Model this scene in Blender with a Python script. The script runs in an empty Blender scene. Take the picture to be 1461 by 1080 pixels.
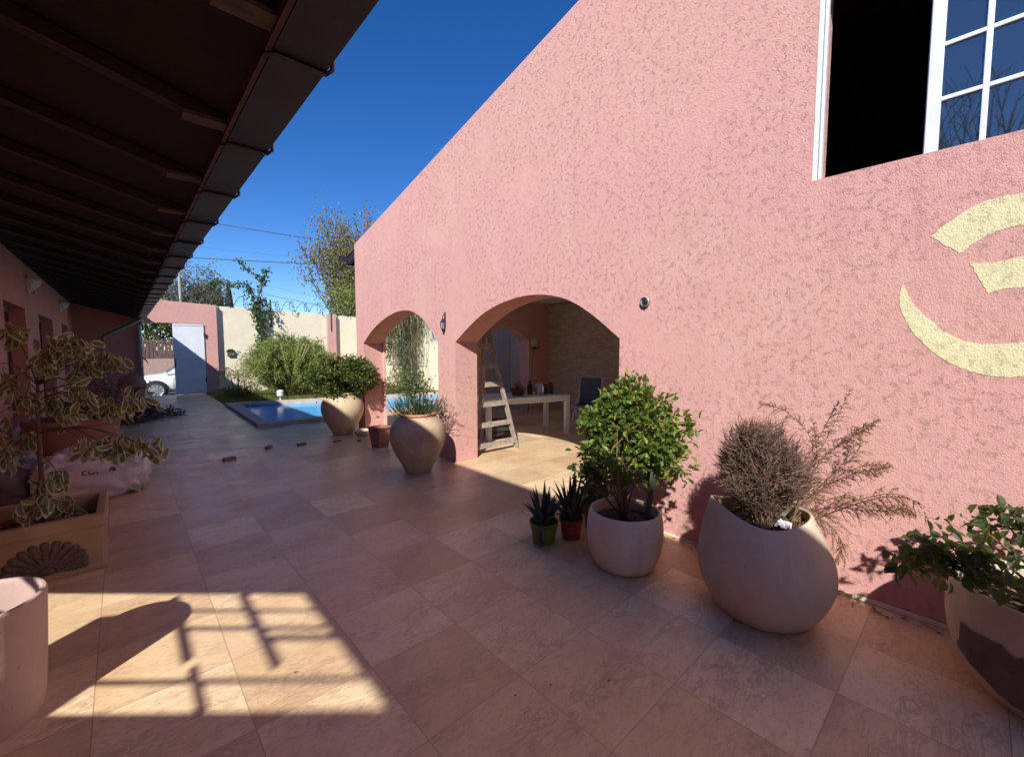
import bpy, bmesh, math, random
import numpy as np
from mathutils import Vector, Matrix
from mathutils.geometry import tessellate_polygon
random.seed(7)
rng = np.random.default_rng(7)
S = bpy.context.scene
COL = S.collection
R = math.radians

# ---------------------------------------------------------------- camera, sky, sun
cd = bpy.data.cameras.new("camera")
cam = bpy.data.objects.new("camera", cd)
COL.objects.link(cam)
cam.location = (0, 0, 1.5)
cam.rotation_euler = (R(90 - 3.97), 0, R(-42.35))
cd.sensor_fit = 'HORIZONTAL'
cd.sensor_width = 36
cd.lens = 36 * 608 / 1461
cd.clip_start = .05
cd.clip_end = 3000
S.camera = cam
SUN = Vector((1.03, .79, -1)).normalized()
wd = bpy.data.worlds.new("World")
S.world = wd
wd.use_nodes = True
wn = wd.node_tree.nodes
sky = wn.new("ShaderNodeTexSky")
sky.sky_type = 'NISHITA'
sky.sun_disc = False
sky.sun_elevation = math.asin(-SUN.z)
sky.sun_rotation = math.atan2(-SUN.x, -SUN.y)
sky.air_density = 1.0
sky.dust_density = 0
sky.ozone_density = 3.0
sky.altitude = 2500
wn["Background"].inputs[1].default_value = .09
hs = wn.new("ShaderNodeHueSaturation")
hs.inputs['Saturation'].default_value = 1.3
hs.inputs['Hue'].default_value = .51
hs.inputs['Value'].default_value = 1.0
wd.node_tree.links.new(sky.outputs[0], hs.inputs['Color'])
wd.node_tree.links.new(hs.outputs[0], wn["Background"].inputs[0])
sl = bpy.data.lights.new("sun", 'SUN')
sl.energy = 3.6
sl.angle = R(1.0)
sl.color = (1, .985, .96)
so = bpy.data.objects.new("sun", sl)
COL.objects.link(so)
so.rotation_euler = SUN.to_track_quat('-Z', 'Y').to_euler()
so.location = (-20, -15, 20)
S.view_settings.view_transform = 'Standard'
S.view_settings.look = 'None'
S.view_settings.exposure = 0.88
S.view_settings.gamma = 1
S.cycles.max_bounces = 10
S.cycles.diffuse_bounces = 6
S.cycles.caustics_reflective = False
S.cycles.caustics_refractive = False
S.cycles.sample_clamp_indirect = 6

# ---------------------------------------------------------------- materials
def nodes(m):
    return m.node_tree.nodes, m.node_tree.links
def mixc(N, L, f, a, b, typ='MIX'):
    n = N.new("ShaderNodeMix")
    n.data_type = 'RGBA'
    n.blend_type = typ
    for k, v in ((0, f), (6, a), (7, b)):
        if isinstance(v, (int, float)):
            n.inputs[k].default_value = v
        elif isinstance(v, tuple):
            n.inputs[k].default_value = v if len(v) == 4 else (*v, 1)
        else:
            L.new(v, n.inputs[k])
    return n.outputs[2]
def mth(N, L, op, a, b=None, c=None):
    n = N.new("ShaderNodeMath")
    n.operation = op
    for k, v in enumerate((a, b, c)):
        if v is None:
            continue
        if isinstance(v, (int, float)):
            n.inputs[k].default_value = v
        else:
            L.new(v, n.inputs[k])
    return n.outputs[0]
def noise(N, L, vec, scale, detail=4, rough=.55, dist=0):
    n = N.new("ShaderNodeTexNoise")
    L.new(vec, n.inputs['Vector'])
    n.inputs['Scale'].default_value = scale
    n.inputs['Detail'].default_value = detail
    n.inputs['Roughness'].default_value = rough
    n.inputs['Distortion'].default_value = dist
    return n.outputs[0]
def ramp(N, L, f, pts):
    n = N.new("ShaderNodeValToRGB")
    L.new(f, n.inputs[0])
    el = n.color_ramp.elements
    while len(el) < len(pts):
        el.new(.5)
    for e, (p, c) in zip(el, pts):
        e.position = p
        e.color = (c, c, c, 1) if isinstance(c, (int, float)) else (*c, 1)
    return n.outputs[0]
def base(name, rough=.7):
    m = bpy.data.materials.new(name)
    m.use_nodes = True
    N, L = nodes(m)
    b = N["Principled BSDF"]
    b.inputs['Roughness'].default_value = rough
    tc = N.new("ShaderNodeTexCoord")
    return m, N, L, b, tc.outputs['Object']
def bump(N, L, b, hgt, strength, dist=.01):
    n = N.new("ShaderNodeBump")
    n.inputs['Strength'].default_value = strength
    n.inputs['Distance'].default_value = dist
    L.new(hgt, n.inputs['Height'])
    L.new(n.outputs[0], b.inputs['Normal'])
def mat(name, c1, c2=None, scale=6, rough=.7, bscale=60, bstr=.15, metal=0, spec=.5, detail=5, lo=.35, hi=.65, bdist=.004, stretch=None):
    m, N, L, b, v = base(name, rough)
    if stretch:
        mp = N.new("ShaderNodeMapping")
        mp.inputs['Scale'].default_value = stretch
        L.new(v, mp.inputs[0])
        v = mp.outputs[0]
    c2 = c2 or tuple(x * .8 for x in c1)
    f = ramp(N, L, noise(N, L, v, scale, detail, .6), [(lo, 0.), (hi, 1.)])
    L.new(mixc(N, L, f, c1, c2), b.inputs['Base Color'])
    b.inputs['Metallic'].default_value = metal
    b.inputs['Specular IOR Level'].default_value = spec
    if bstr:
        bump(N, L, b, noise(N, L, v, bscale, 4), bstr, bdist)
    return m
def leafmat(name, c1, c2, c3=None, rough=.5, trans=.35):
    m, N, L, b, v = base(name, rough)
    g = N.new("ShaderNodeNewGeometry")
    r = g.outputs['Random Per Island']
    c3 = c3 or c2
    n = N.new("ShaderNodeValToRGB")
    L.new(r, n.inputs[0])
    el = n.color_ramp.elements
    el[0].color = (*c1, 1)
    el[1].color = (*c3, 1)
    e = el.new(.55)
    e.color = (*c2, 1)
    c = n.outputs[0]
    L.new(c, b.inputs['Base Color'])
    t = N.new("ShaderNodeBsdfTranslucent")
    L.new(mixc(N, L, .35, c, (.6, .75, .1)), t.inputs[0])
    mx = N.new("ShaderNodeMixShader")
    mx.inputs[0].default_value = trans
    L.new(b.outputs[0], mx.inputs[1])
    L.new(t.outputs[0], mx.inputs[2])
    L.new(mx.outputs[0], N["Material Output"].inputs[0])
    return m

def stucco(name, c1, c2, groove, strength=.75):
    m, N, L, b, v = base(name, .9)
    b.inputs['Specular IOR Level'].default_value = .2
    big = noise(N, L, v, .9, 3, .5)
    col = mixc(N, L, ramp(N, L, big, [(.35, 0.), (.7, 1.)]), c1, c2)
    med = noise(N, L, v, 9, 6, .65)
    col = mixc(N, L, mth(N, L, 'MULTIPLY', ramp(N, L, med, [(.3, 1.), (.55, 0.)]), .35), col, tuple(x * .78 for x in c1))
    st = N.new("ShaderNodeMapping")
    st.inputs['Scale'].default_value = (1, 5.5, .45)
    L.new(v, st.inputs[0])
    sf = mth(N, L, 'MULTIPLY', ramp(N, L, noise(N, L, st.outputs[0], 1.7, 5, .6), [(.50, 0.), (.72, 1.)]), ramp(N, L, noise(N, L, v, .7, 2, .5), [(.42, 0.), (.62, 1.)]))
    col = mixc(N, L, mth(N, L, 'MULTIPLY', sf, .30), col, tuple(x * .70 for x in c1))
    pt = ramp(N, L, noise(N, L, v, 1.9, 5, .62, .4), [(.56, 0.), (.60, 1.)])
    col = mixc(N, L, mth(N, L, 'MULTIPLY', pt, .40), col, (c1[0] * 1.02, c1[1] * 1.14, c1[2] * 1.10))
    # trowelled worm grooves: thin contour lines of a distorted noise, broken up by a mask
    mp = N.new("ShaderNodeMapping")
    mp.inputs['Rotation'].default_value = (R(-28), 0, 0)
    mp.inputs['Scale'].default_value = (1, 1, 1.9)
    L.new(v, mp.inputs[0])
    w = noise(N, L, mp.outputs[0], 42, 5, .66, .7)
    line = ramp(N, L, mth(N, L, 'ABSOLUTE', mth(N, L, 'SUBTRACT', w, .5)), [(0., 1.), (.03, 0.)])
    mask = ramp(N, L, noise(N, L, v, 24, 3, .6), [(.52, 0.), (.60, 1.)])
    mask2 = ramp(N, L, noise(N, L, v, 1.6, 2, .5), [(.36, .15), (.6, 1.)])
    g = mth(N, L, 'MULTIPLY', mth(N, L, 'MULTIPLY', line, mask), mask2)
    col = mixc(N, L, mth(N, L, 'MULTIPLY', g, .32), col, groove)
    L.new(col, b.inputs['Base Color'])
    fine = noise(N, L, v, 120, 5, .7)
    h = mth(N, L, 'SUBTRACT', mth(N, L, 'ADD', mth(N, L, 'MULTIPLY', fine, .75), mth(N, L, 'MULTIPLY', noise(N, L, v, 50, 5, .7), .75)), mth(N, L, 'MULTIPLY', g, .8))
    bump(N, L, b, h, strength, .012)
    return m

def tiles(name):
    m, N, L, b, v = base(name, .42)
    mp = N.new("ShaderNodeMapping")
    mp.inputs['Location'].default_value = (-1.28 + .48 * 40, -2.36 + .503 * 40, 0)
    L.new(v, mp.inputs[0])
    bt = N.new("ShaderNodeTexBrick")
    L.new(mp.outputs[0], bt.inputs[0])
    bt.offset = 0
    bt.squash = 1
    for k, val in (('Scale', 1), ('Brick Width', .48), ('Row Height', .503), ('Mortar Size', .0024), ('Mortar Smooth', .2), ('Bias', 0)):
        bt.inputs[k].default_value = val
    bt.inputs['Color1'].default_value = (0, 0, 0, 1)
    bt.inputs['Color2'].default_value = (1, 1, 1, 1)
    bt.inputs['Mortar'].default_value = (.5, .5, .5, 1)
    rnd = bt.outputs[0]
    off = N.new("ShaderNodeVectorMath")
    off.operation = 'MULTIPLY_ADD'
    L.new(rnd, off.inputs[0])
    off.inputs[1].default_value = (9.1, 7.7, 13.3)
    L.new(v, off.inputs[2])
    rot = N.new("ShaderNodeMapping")
    rot.inputs['Rotation'].default_value = (0, 0, R(35))
    rot.inputs['Scale'].default_value = (1, 2.2, 1)
    L.new(off.outputs[0], rot.inputs[0])
    pv = rot.outputs[0]
    cloud = noise(N, L, pv, 2.6, 5, .62, .5)
    col = mixc(N, L, ramp(N, L, cloud, [(.3, 0.), (.72, 1.)]), (.75, .525, .295), (.86, .675, .405))
    tint = ramp(N, L, rnd, [(0., (.76, .67, .58)), (.3, (.88, .81, .73)), (.7, (1., .96, .92)), (1., (1.14, 1.16, 1.16))])
    col = mixc(N, L, 1., col, tint, 'MULTIPLY')
    vein = noise(N, L, pv, 5.5, 7, .68, 1.6)
    vl = ramp(N, L, mth(N, L, 'ABSOLUTE', mth(N, L, 'SUBTRACT', vein, .5)), [(0., 1.), (.05, 0.)])
    vm = ramp(N, L, noise(N, L, pv, 2.2, 3, .5), [(.45, 0.), (.62, 1.)])
    vf = mth(N, L, 'MULTIPLY', vl, vm)
    col = mixc(N, L, mth(N, L, 'MULTIPLY', vf, .62), col, (.36, .21, .14))
    bl = ramp(N, L, noise(N, L, pv, 7.5, 8, .74, .8), [(.48, 0.), (.66, 1.)])
    col = mixc(N, L, mth(N, L, 'MULTIPLY', mth(N, L, 'MULTIPLY', bl, ramp(N, L, noise(N, L, pv, 1.9, 2, .5), [(.4, .15), (.62, 1.)])), .55), col, (.42, .24, .15))
    speck = ramp(N, L, noise(N, L, pv, 34, 4, .7), [(.52, 0.), (.66, 1.)])
    col = mixc(N, L, mth(N, L, 'MULTIPLY', speck, .5), col, (.40, .25, .18))
    dust = ramp(N, L, noise(N, L, v, 1.1, 4, .6), [(.4, 0.), (.75, 1.)])
    col = mixc(N, L, mth(N, L, 'MULTIPLY', dust, .25), col, (.70, .58, .43))
    col = mixc(N, L, mth(N, L, 'MULTIPLY', bt.outputs[1], .55), col, (.26, .16, .11))
    L.new(col, b.inputs['Base Color'])
    L.new(ramp(N, L, noise(N, L, v, 3, 5, .6), [(.3, .26), (.75, .5)]), b.inputs['Roughness'])
    b.inputs['Specular IOR Level'].default_value = .55
    h = mth(N, L, 'SUBTRACT', mth(N, L, 'MULTIPLY', noise(N, L, pv, 28, 5, .65), .25), mth(N, L, 'ADD', mth(N, L, 'MULTIPLY', vf, .25), bt.outputs[1]))
    bump(N, L, b, h, .35, .004)
    return m

def stonewall(name):
    m, N, L, b, v = base(name, .85)
    sep = N.new("ShaderNodeSeparateXYZ")
    L.new(v, sep.inputs[0])
    cmb = N.new("ShaderNodeCombineXYZ")
    L.new(mth(N, L, 'ADD', sep.outputs[0], sep.outputs[1]), cmb.inputs[0])
    L.new(sep.outputs[2], cmb.inputs[1])
    bt = N.new("ShaderNodeTexBrick")
    L.new(cmb.outputs[0], bt.inputs[0])
    for k, val in (('Scale', 1), ('Brick Width', .17), ('Row Height', .045), ('Mortar Size', .004), ('Mortar Smooth', .6)):
        bt.inputs[k].default_value = val
    bt.inputs['Color1'].default_value = (.60, .55, .49, 1)
    bt.inputs['Color2'].default_value = (.84, .80, .74, 1)
    bt.inputs['Mortar'].default_value = (.38, .33, .29, 1)
    col = mixc(N, L, mth(N, L, 'MULTIPLY', noise(N, L, v, 25, 4), .5), bt.outputs[0], (.22, .17, .14))
    L.new(col, b.inputs['Base Color'])
    bump(N, L, b, mth(N, L, 'SUBTRACT', noise(N, L, v, 30, 4), bt.outputs[1]), .9, .02)
    return m

M = {}
M['pink'] = stucco('pink_stucco', (.67, .350, .310), (.66, .368, .295), (.44, .20, .16))
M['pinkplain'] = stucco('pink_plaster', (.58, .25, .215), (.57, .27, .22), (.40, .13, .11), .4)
M['pinkpale'] = stucco('pale_pink_plaster', (.72, .42, .36), (.70, .44, .37), (.5, .22, .18), .4)
M['cream'] = stucco('cream_plaster', (.84, .73, .53), (.80, .68, .50), (.50, .38, .25), .4)
M['emblem'] = stucco('cream_paint', (.76, .68, .40), (.74, .66, .38), (.45, .37, .2), .7)
M['tiles'] = tiles('travertine_tiles')
M['stone'] = stonewall('stacked_stone')
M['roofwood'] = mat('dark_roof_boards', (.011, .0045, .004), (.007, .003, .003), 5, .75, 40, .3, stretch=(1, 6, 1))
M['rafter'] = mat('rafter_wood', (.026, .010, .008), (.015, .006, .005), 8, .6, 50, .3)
M['rafterend'] = mat('weathered_wood', (.10, .065, .05), (.05, .03, .024), 18, .7, 60, .3)
M['gutter'] = mat('dark_gutter', (.016, .016, .017), (.028, .026, .026), 4, .45, 40, .05)
M['fascia'] = mat('fascia_red', (.10, .038, .031), (.045, .018, .016), 14, .55, 60, .3)
M['tile_roof'] = mat('roof_tiles', (.30, .12, .08), (.2, .08, .06), 6)
M['white'] = mat('white_paint', (.70, .71, .70), (.64, .65, .64), 8, .35, 60, .05)
M['whitemetal'] = mat('white_steel', (.78, .79, .80), (.70, .71, .72), 2.5, .4, 30, .04)
M['grey_metal'] = mat('zinc', (.42, .40, .38), (.30, .28, .27), 8, .5, 30, .05, .3)
M['black'] = mat('black_iron', (.02, .02, .02), (.04, .035, .03), 20, .5)
M['soil'] = mat('soil', (.055, .036, .024), (.12, .085, .06), 40, .95, 60, .9, bdist=.02)
M['clay'] = mat('pale_clay', (.60, .46, .29), (.42, .29, .17), 5, .85, 50, .25, detail=7, lo=.3, hi=.75)
M['clay2'] = mat('aged_clay', (.56, .42, .27), (.34, .22, .14), 4, .85, 45, .3, detail=8, lo=.3, hi=.72)
M['terracotta'] = mat('terracotta', (.50, .21, .12), (.40, .17, .10), 7, .8, 60, .15)
M['terradull'] = mat('dull_terracotta', (.36, .17, .11), (.28, .13, .09), 6, .85, 50, .15)
def potmat(name, c1, c2, stain):
    m, N, L, b, v = base(name, .62)
    col = mixc(N, L, ramp(N, L, noise(N, L, v, 4, 7, .65), [(.3, 0.), (.7, 1.)]), c1, c2)
    mp = N.new("ShaderNodeMapping"); mp.inputs['Scale'].default_value = (2.2, 2.2, .9); L.new(v, mp.inputs[0])
    sk = ramp(N, L, noise(N, L, mp.outputs[0], 2.4, 8, .72, .5), [(.50, 0.), (.74, 1.)])
    col = mixc(N, L, mth(N, L, 'MULTIPLY', sk, .45), col, stain)
    bl = ramp(N, L, noise(N, L, v, 2.6, 6, .7, .6), [(.60, 0.), (.66, 1.)])
    col = mixc(N, L, mth(N, L, 'MULTIPLY', bl, .35), col, tuple(min(.9, x * 1.25) for x in c1))
    ch = ramp(N, L, noise(N, L, v, 38, 3, .6), [(.70, 0.), (.73, 1.)])
    col = mixc(N, L, mth(N, L, 'MULTIPLY', ch, .7), col, (.17, .12, .09))
    L.new(col, b.inputs['Base Color'])
    b.inputs['Specular IOR Level'].default_value = .3
    bump(N, L, b, mth(N, L, 'SUBTRACT', mth(N, L, 'ADD', noise(N, L, v, 60, 4), mth(N, L, 'MULTIPLY', noise(N, L, v, 7, 3), 1.5)), ch), .22, .005)
    return m
M['potwhite'] = potmat('offwhite_glaze', (.72, .63, .47), (.60, .51, .38), (.36, .26, .19))
M['potgrey'] = potmat('stone_paint', (.61, .52, .375), (.52, .44, .315), (.30, .22, .16))
M['potpink'] = potmat('pinkish_paint', (.54, .38, .32), (.46, .31, .26), (.30, .20, .16))
M['greenplastic'] = mat('green_plastic', (.14, .20, .018), (.10, .15, .012), 9, .4, 60, .03)
M['redplastic'] = mat('red_plastic', (.26, .06, .032), (.2, .045, .025), 9, .45, 60, .03)
M['planter'] = mat('ochre_concrete', (.44, .29, .16), (.36, .23, .13), 5, .85, 60, .2, detail=7)
M['shell'] = mat('brown_relief', (.16, .11, .085), (.10, .065, .05), 25, .8, 60, .3)
M['bag'] = mat('white_woven_plastic', (.74, .68, .67), (.62, .56, .56), 6, .45, 30, .5, bdist=.01)
M['greybag'] = mat('grey_plastic', (.20, .18, .19), (.13, .12, .13), 6, .5, 20, .5, bdist=.01)
M['navy'] = mat('navy_print', (.03, .035, .12), (.05, .05, .16), 20, .5)
M['bark'] = mat('bark', (.13, .085, .055), (.07, .045, .03), 30, .9, 60, .6)
M['greybark'] = mat('grey_bark', (.20, .16, .125), (.12, .095, .075), 25, .9, 60, .6)
M['stem'] = mat('brown_stem', (.20, .12, .06), (.12, .07, .04), 30, .85)
M['dryreed'] = mat('pale_reed', (.36, .34, .14), (.28, .25, .10), 20, .8)
M['palebranch'] = mat('dry_sticks', (.15, .11, .10), (.075, .055, .055), 30, .9)
M['ladderwood'] = mat('old_wood', (.40, .32, .25), (.22, .17, .13), 14, .8, 80, .3, detail=8)
M['bluefabric'] = mat('blue_canvas', (.07, .12, .24), (.05, .09, .19), 20, .8)
M['bottle'] = mat('dark_bottles', (.05, .04, .035), (.09, .03, .025), 10, .3)
M['coping'] = mat('coping_stone', (.52, .42, .34), (.42, .33, .27), 5, .8, 40, .2)
M['copingwhite'] = mat('white_coping', (.72, .67, .58), (.62, .57, .50), 5, .8, 40, .2)
M['poolpaint'] = mat('pool_paint', (.05, .22, .48), (.06, .25, .52), 2, .6)
M['earth'] = mat('earth', (.17, .12, .075), (.10, .09, .04), 1.2, .95, 8, .4, bdist=.05)
M['lawn'] = mat('lawn_soil', (.09, .10, .03), (.16, .12, .06), 2.5, .95, 30, .6, bdist=.03)
M['asphalt'] = mat('asphalt', (.10, .098, .095), (.07, .068, .066), 4, .9, 90, .4)
M['kerb'] = mat('kerb_concrete', (.42, .40, .37), (.34, .32, .30), 5, .9)
M['brick'] = mat('low_brick', (.46, .32, .25), (.36, .24, .19), 12, .9, 40, .4)
M['fencewood'] = mat('fence_slats', (.17, .095, .07), (.10, .055, .045), 14, .8, stretch=(1, 1, .2))
M['carpaint'] = mat('silver_white_paint', (.78, .78, .77), (.76, .76, .75), 2, .18, 60, 0)
M['glassdark'] = mat('tinted_glass', (.02, .025, .028), (.03, .035, .04), 2, .06, 60, 0)
M['windscreen'] = mat('pale_glass', (.22, .30, .32), (.26, .34, .36), 2, .06, 60, 0)
M['tyre'] = mat('rubber', (.018, .018, .018), (.03, .03, .03), 20, .8)
M['alloy'] = mat('alloy', (.62, .62, .63), (.5, .5, .52), 8, .3, 60, 0, .6)
M['lamp_red'] = mat('lens', (.7, .7, .7), (.5, .5, .5), 10, .15)
M['sconce'] = mat('ivory_plaster', (.66, .57, .49), (.56, .47, .40), 10, .7)
M['shutter'] = mat('brown_shutter', (.16, .06, .045), (.12, .045, .035), 8, .6)
M['doorwhite'] = mat('dull_white_panel', (.78, .78, .77), (.70, .70, .70), 1.5, .55)
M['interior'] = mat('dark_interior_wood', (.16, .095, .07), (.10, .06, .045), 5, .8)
M['brickbit'] = mat('broken_brick', (.30, .19, .14), (.2, .12, .09), 25, .9, 60, .5)
M['wire'] = mat('steel_wire', (.16, .15, .14), (.09, .085, .08), 20, .5, 60, 0, .5)
M['peel'] = mat('bare_patch', (.17, .13, .11), (.12, .09, .08), 14, .9, 60, .3)
# water
m, N, L, b, v = base('pool_water', .06)
f = noise(N, L, v, 3, 3)
L.new(mixc(N, L, f, (.075, .42, .76), (.095, .47, .82)), b.inputs['Base Color'])
b.inputs['Specular IOR Level'].default_value = .1
b.inputs['Roughness'].default_value = .15
bump(N, L, b, noise(N, L, v, 5, 3), .08, .02)
M['water'] = m
# window pane: reflects the sky, slightly see-through
m, N, L, b, v = base('window_pane', .02)
b.inputs['Base Color'].default_value = (.02, .025, .03, 1)
b.inputs['Specular IOR Level'].default_value = 1.0
b.inputs['IOR'].default_value = 2.0
M['pane'] = m
M['clear'] = m
LM = {}
LM['bush'] = leafmat('citrus_leaf', (.045, .085, .014), (.10, .16, .022), (.30, .32, .05))
LM['dark'] = leafmat('dark_leaf', (.016, .034, .010), (.035, .062, .016), (.075, .10, .03))
LM['varg'] = leafmat('variegated_green', (.10, .105, .04), (.15, .14, .06), (.20, .17, .08), trans=.15)
LM['vary'] = leafmat('variegated_cream', (.50, .44, .28), (.60, .53, .36), (.42, .34, .20), trans=.15)
LM['ivy'] = leafmat('ivy_leaf', (.025, .055, .02), (.05, .09, .035), (.10, .14, .06))
LM['feather'] = leafmat('feathery_green', (.13, .17, .035), (.24, .28, .06), (.38, .38, .12))
LM['jar'] = leafmat('boxy_leaf', (.02, .04, .012), (.06, .085, .018), (.20, .21, .03))
LM['drycon'] = leafmat('dry_needles', (.085, .048, .038), (.15, .085, .065), (.23, .14, .095), .9, .15)
LM['dryfrond'] = leafmat('dry_frond', (.22, .10, .055), (.32, .16, .08), (.40, .22, .11), .9, .2)
LM['aloe'] = leafmat('aloe_skin', (.035, .05, .032), (.05, .07, .042), (.07, .09, .05), .45, .05)
LM['autumn'] = leafmat('autumn_leaf', (.13, .13, .045), (.26, .22, .07), (.36, .18, .07))
LM['grey'] = leafmat('greyish_leaf', (.10, .09, .06), (.16, .14, .09), (.2, .18, .12))
LM['grass'] = leafmat('grass_blade', (.07, .10, .022), (.13, .16, .035), (.26, .23, .09))
LM['hedge'] = leafmat('hedge_leaf', (.05, .08, .02), (.13, .16, .035), (.34, .32, .08))
LM['cypress'] = leafmat('cypress', (.02, .035, .014), (.03, .05, .02))
LM['palmdry'] = leafmat('dry_palm', (.20, .15, .08), (.30, .23, .13), (.12, .14, .06))
LM['flower'] = leafmat('white_petal', (.75, .73, .66), (.8, .78, .7))

# ---------------------------------------------------------------- mesh builder
class MB:
    def __init__(s):
        s.v = []; s.f = []; s.mi = []; s.n = 0
    def add(s, v, f, mi=0):
        v = np.asarray(v, float).reshape(-1, 3)
        s.v.append(v)
        s.f += [tuple(i + s.n for i in q) for q in f]
        s.mi += [mi] * len(f)
        s.n += len(v)
        return s
    def box(s, x0, x1, y0, y1, z0, z1, mi=0):
        v = [(x, y, z) for z in (z0, z1) for y in (y0, y1) for x in (x0, x1)]
        return s.add(v, [(0, 2, 3, 1), (4, 5, 7, 6), (0, 1, 5, 4), (2, 6, 7, 3), (0, 4, 6, 2), (1, 3, 7, 5)], mi)
    def bar(s, a, b, w, h, up=(0, 0, 1), mi=0, w2=None, h2=None):
        a = Vector(a); b = Vector(b); d = (b - a).normalized()
        sd = d.cross(Vector(up))
        if sd.length < 1e-4: sd = d.cross(Vector((0, 1, 0)))
        sd.normalize(); u = sd.cross(d)
        w2 = w2 or w; h2 = h2 or h
        v = []
        for p, ww, hh in ((a, w, h), (b, w2, h2)):
            for i, j in ((-1, -1), (1, -1), (1, 1), (-1, 1)):
                v.append(p + sd * i * ww / 2 + u * j * hh / 2)
        return s.add(v, [(0, 3, 2, 1), (4, 5, 6, 7), (0, 1, 5, 4), (1, 2, 6, 5), (2, 3, 7, 6), (3, 0, 4, 7)], mi)
    def tube(s, pts, rad, n=6, mi=0):
        pts = [Vector(p) for p in pts]
        if isinstance(rad, (int, float)): rad = [rad] * len(pts)
        v = []; k = len(pts)
        ref = Vector((.3, .2, .93))
        for i, p in enumerate(pts):
            d = (pts[min(i + 1, k - 1)] - pts[max(i - 1, 0)])
            if d.length < 1e-7: d = Vector((0, 0, 1))
            d.normalize()
            a = d.cross(ref)
            if a.length < .05: a = d.cross(Vector((1, 0, 0)))
            a.normalize(); b = d.cross(a)
            for j in range(n):
                t = 2 * math.pi * j / n
                v.append(p + (a * math.cos(t) + b * math.sin(t)) * rad[i])
        f = [(i * n + j, i * n + (j + 1) % n, (i + 1) * n + (j + 1) % n, (i + 1) * n + j) for i in range(k - 1) for j in range(n)]
        f += [tuple(range(n))[::-1], tuple((k - 1) * n + j for j in range(n))]
        return s.add(v, f, mi)
    def lathe(s, prof, c=(0, 0, 0), n=40, warp=None, mi=0, cap=True):
        v = []
        for i, (r, z) in enumerate(prof):
            for j in range(n):
                t = 2 * math.pi * j / n
                p = Vector((r * math.cos(t), r * math.sin(t), z))
                if warp: p = warp(p, i, t)
                v.append((p.x + c[0], p.y + c[1], p.z + c[2]))
        k = len(prof)
        f = [(i * n + j, i * n + (j + 1) % n, (i + 1) * n + (j + 1) % n, (i + 1) * n + j) for i in range(k - 1) for j in range(n)]
        if cap:
            f.append(tuple(range(n))[::-1])
        return s.add(v, f, mi)
    def poly(s, pts2, to3, thick_vec, holes=(), mi=0):
        """flat polygon with holes, extruded by thick_vec"""
        loops = [list(pts2)] + [list(h) for h in holes]
        tri = tessellate_polygon([[Vector((p[0], p[1], 0)) for p in l] for l in loops])
        flat = [p for l in loops for p in l]
        A = [Vector(to3(*p)) for p in flat]
        t = Vector(thick_vec); n = len(flat)
        f = [tuple(q) for q in tri] + [tuple(i + n for i in q)[::-1] for q in tri]
        o = 0
        for l in loops:
            for i in range(len(l)):
                a = o + i; b = o + (i + 1) % len(l)
                f.append((a, b, b + n, a + n))
            o += len(l)
        return s.add(A + [p + t for p in A], f, mi)
    def ball(s, c, r, n=10, sc=(1, 1, 1), mi=0):
        v = []; f = []
        for i in range(n + 1):
            ph = math.pi * i / n
            for j in range(2 * n):
                th = math.pi * j / n
                v.append((c[0] + r * sc[0] * math.sin(ph) * math.cos(th), c[1] + r * sc[1] * math.sin(ph) * math.sin(th), c[2] + r * sc[2] * math.cos(ph)))
        m = 2 * n
        f = [(i * m + j, (i + 1) * m + j, (i + 1) * m + (j + 1) % m, i * m + (j + 1) % m) for i in range(n) for j in range(m)]
        return s.add(v, f, mi)
    def leaves(s, P, D, Nn, Ln, Wd, fold=.25, mi=0):
        P = np.asarray(P, float); D = np.asarray(D, float); Nn = np.asarray(Nn, float)
        n = len(P)
        if n == 0: return s
        D = D / (np.linalg.norm(D, axis=1, keepdims=True) + 1e-9)
        X = np.cross(D, Nn); X /= (np.linalg.norm(X, axis=1, keepdims=True) + 1e-9)
        U = np.cross(X, D)
        Ln = np.broadcast_to(np.asarray(Ln, float), (n,))[:, None]; Wd = np.broadcast_to(np.asarray(Wd, float), (n,))[:, None]
        m1 = P + D * Ln * .26; m2 = P + D * Ln * .64 - U * Ln * .03
        f1 = U * Wd * fold
        v = np.stack([P, m1 + X * Wd * .42 + f1 * .8, m2 + X * Wd * .46 + f1 * .9, P + D * Ln - U * Ln * .14, m2 - X * Wd * .46 + f1 * .9, m1 - X * Wd * .42 + f1 * .8, m1, m2], 1).reshape(-1, 3)
        b = np.arange(n) * 8 + s.n
        s.v.append(v); s.n += 8 * n
        F = np.concatenate([np.stack([b + q for q in t3], 1) for t3 in ((0, 1, 6), (1, 2, 7), (1, 7, 6), (2, 3, 7), (3, 4, 7), (4, 5, 7), (5, 6, 7), (5, 0, 6))])
        s.f += [tuple(q) for q in F.tolist()]
        s.mi += [mi] * (8 * n)
        return s
    def blades(s, P, T, W, mi=0):
        """triangular blades from P to T, width W"""
        P = np.asarray(P, float); T = np.asarray(T, float); n = len(P)
        if n == 0: return s
        d = T - P
        a = rng.uniform(0, 6.283, n)
        X = np.cross(d, np.stack([np.cos(a), np.sin(a), .3 * np.sin(2 * a)], 1))
        X /= (np.linalg.norm(X, axis=1, keepdims=True) + 1e-9)
        W = np.broadcast_to(np.asarray(W, float), (n,))[:, None]
        v = np.stack([P - X * W / 2, P + X * W / 2, T], 1).reshape(-1, 3)
        b = np.arange(n) * 3 + s.n
        s.v.append(v); s.n += 3 * n
        s.f += [tuple(q) for q in np.stack([b, b + 1, b + 2], 1).tolist()]
        s.mi += [mi] * n
        return s
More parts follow.
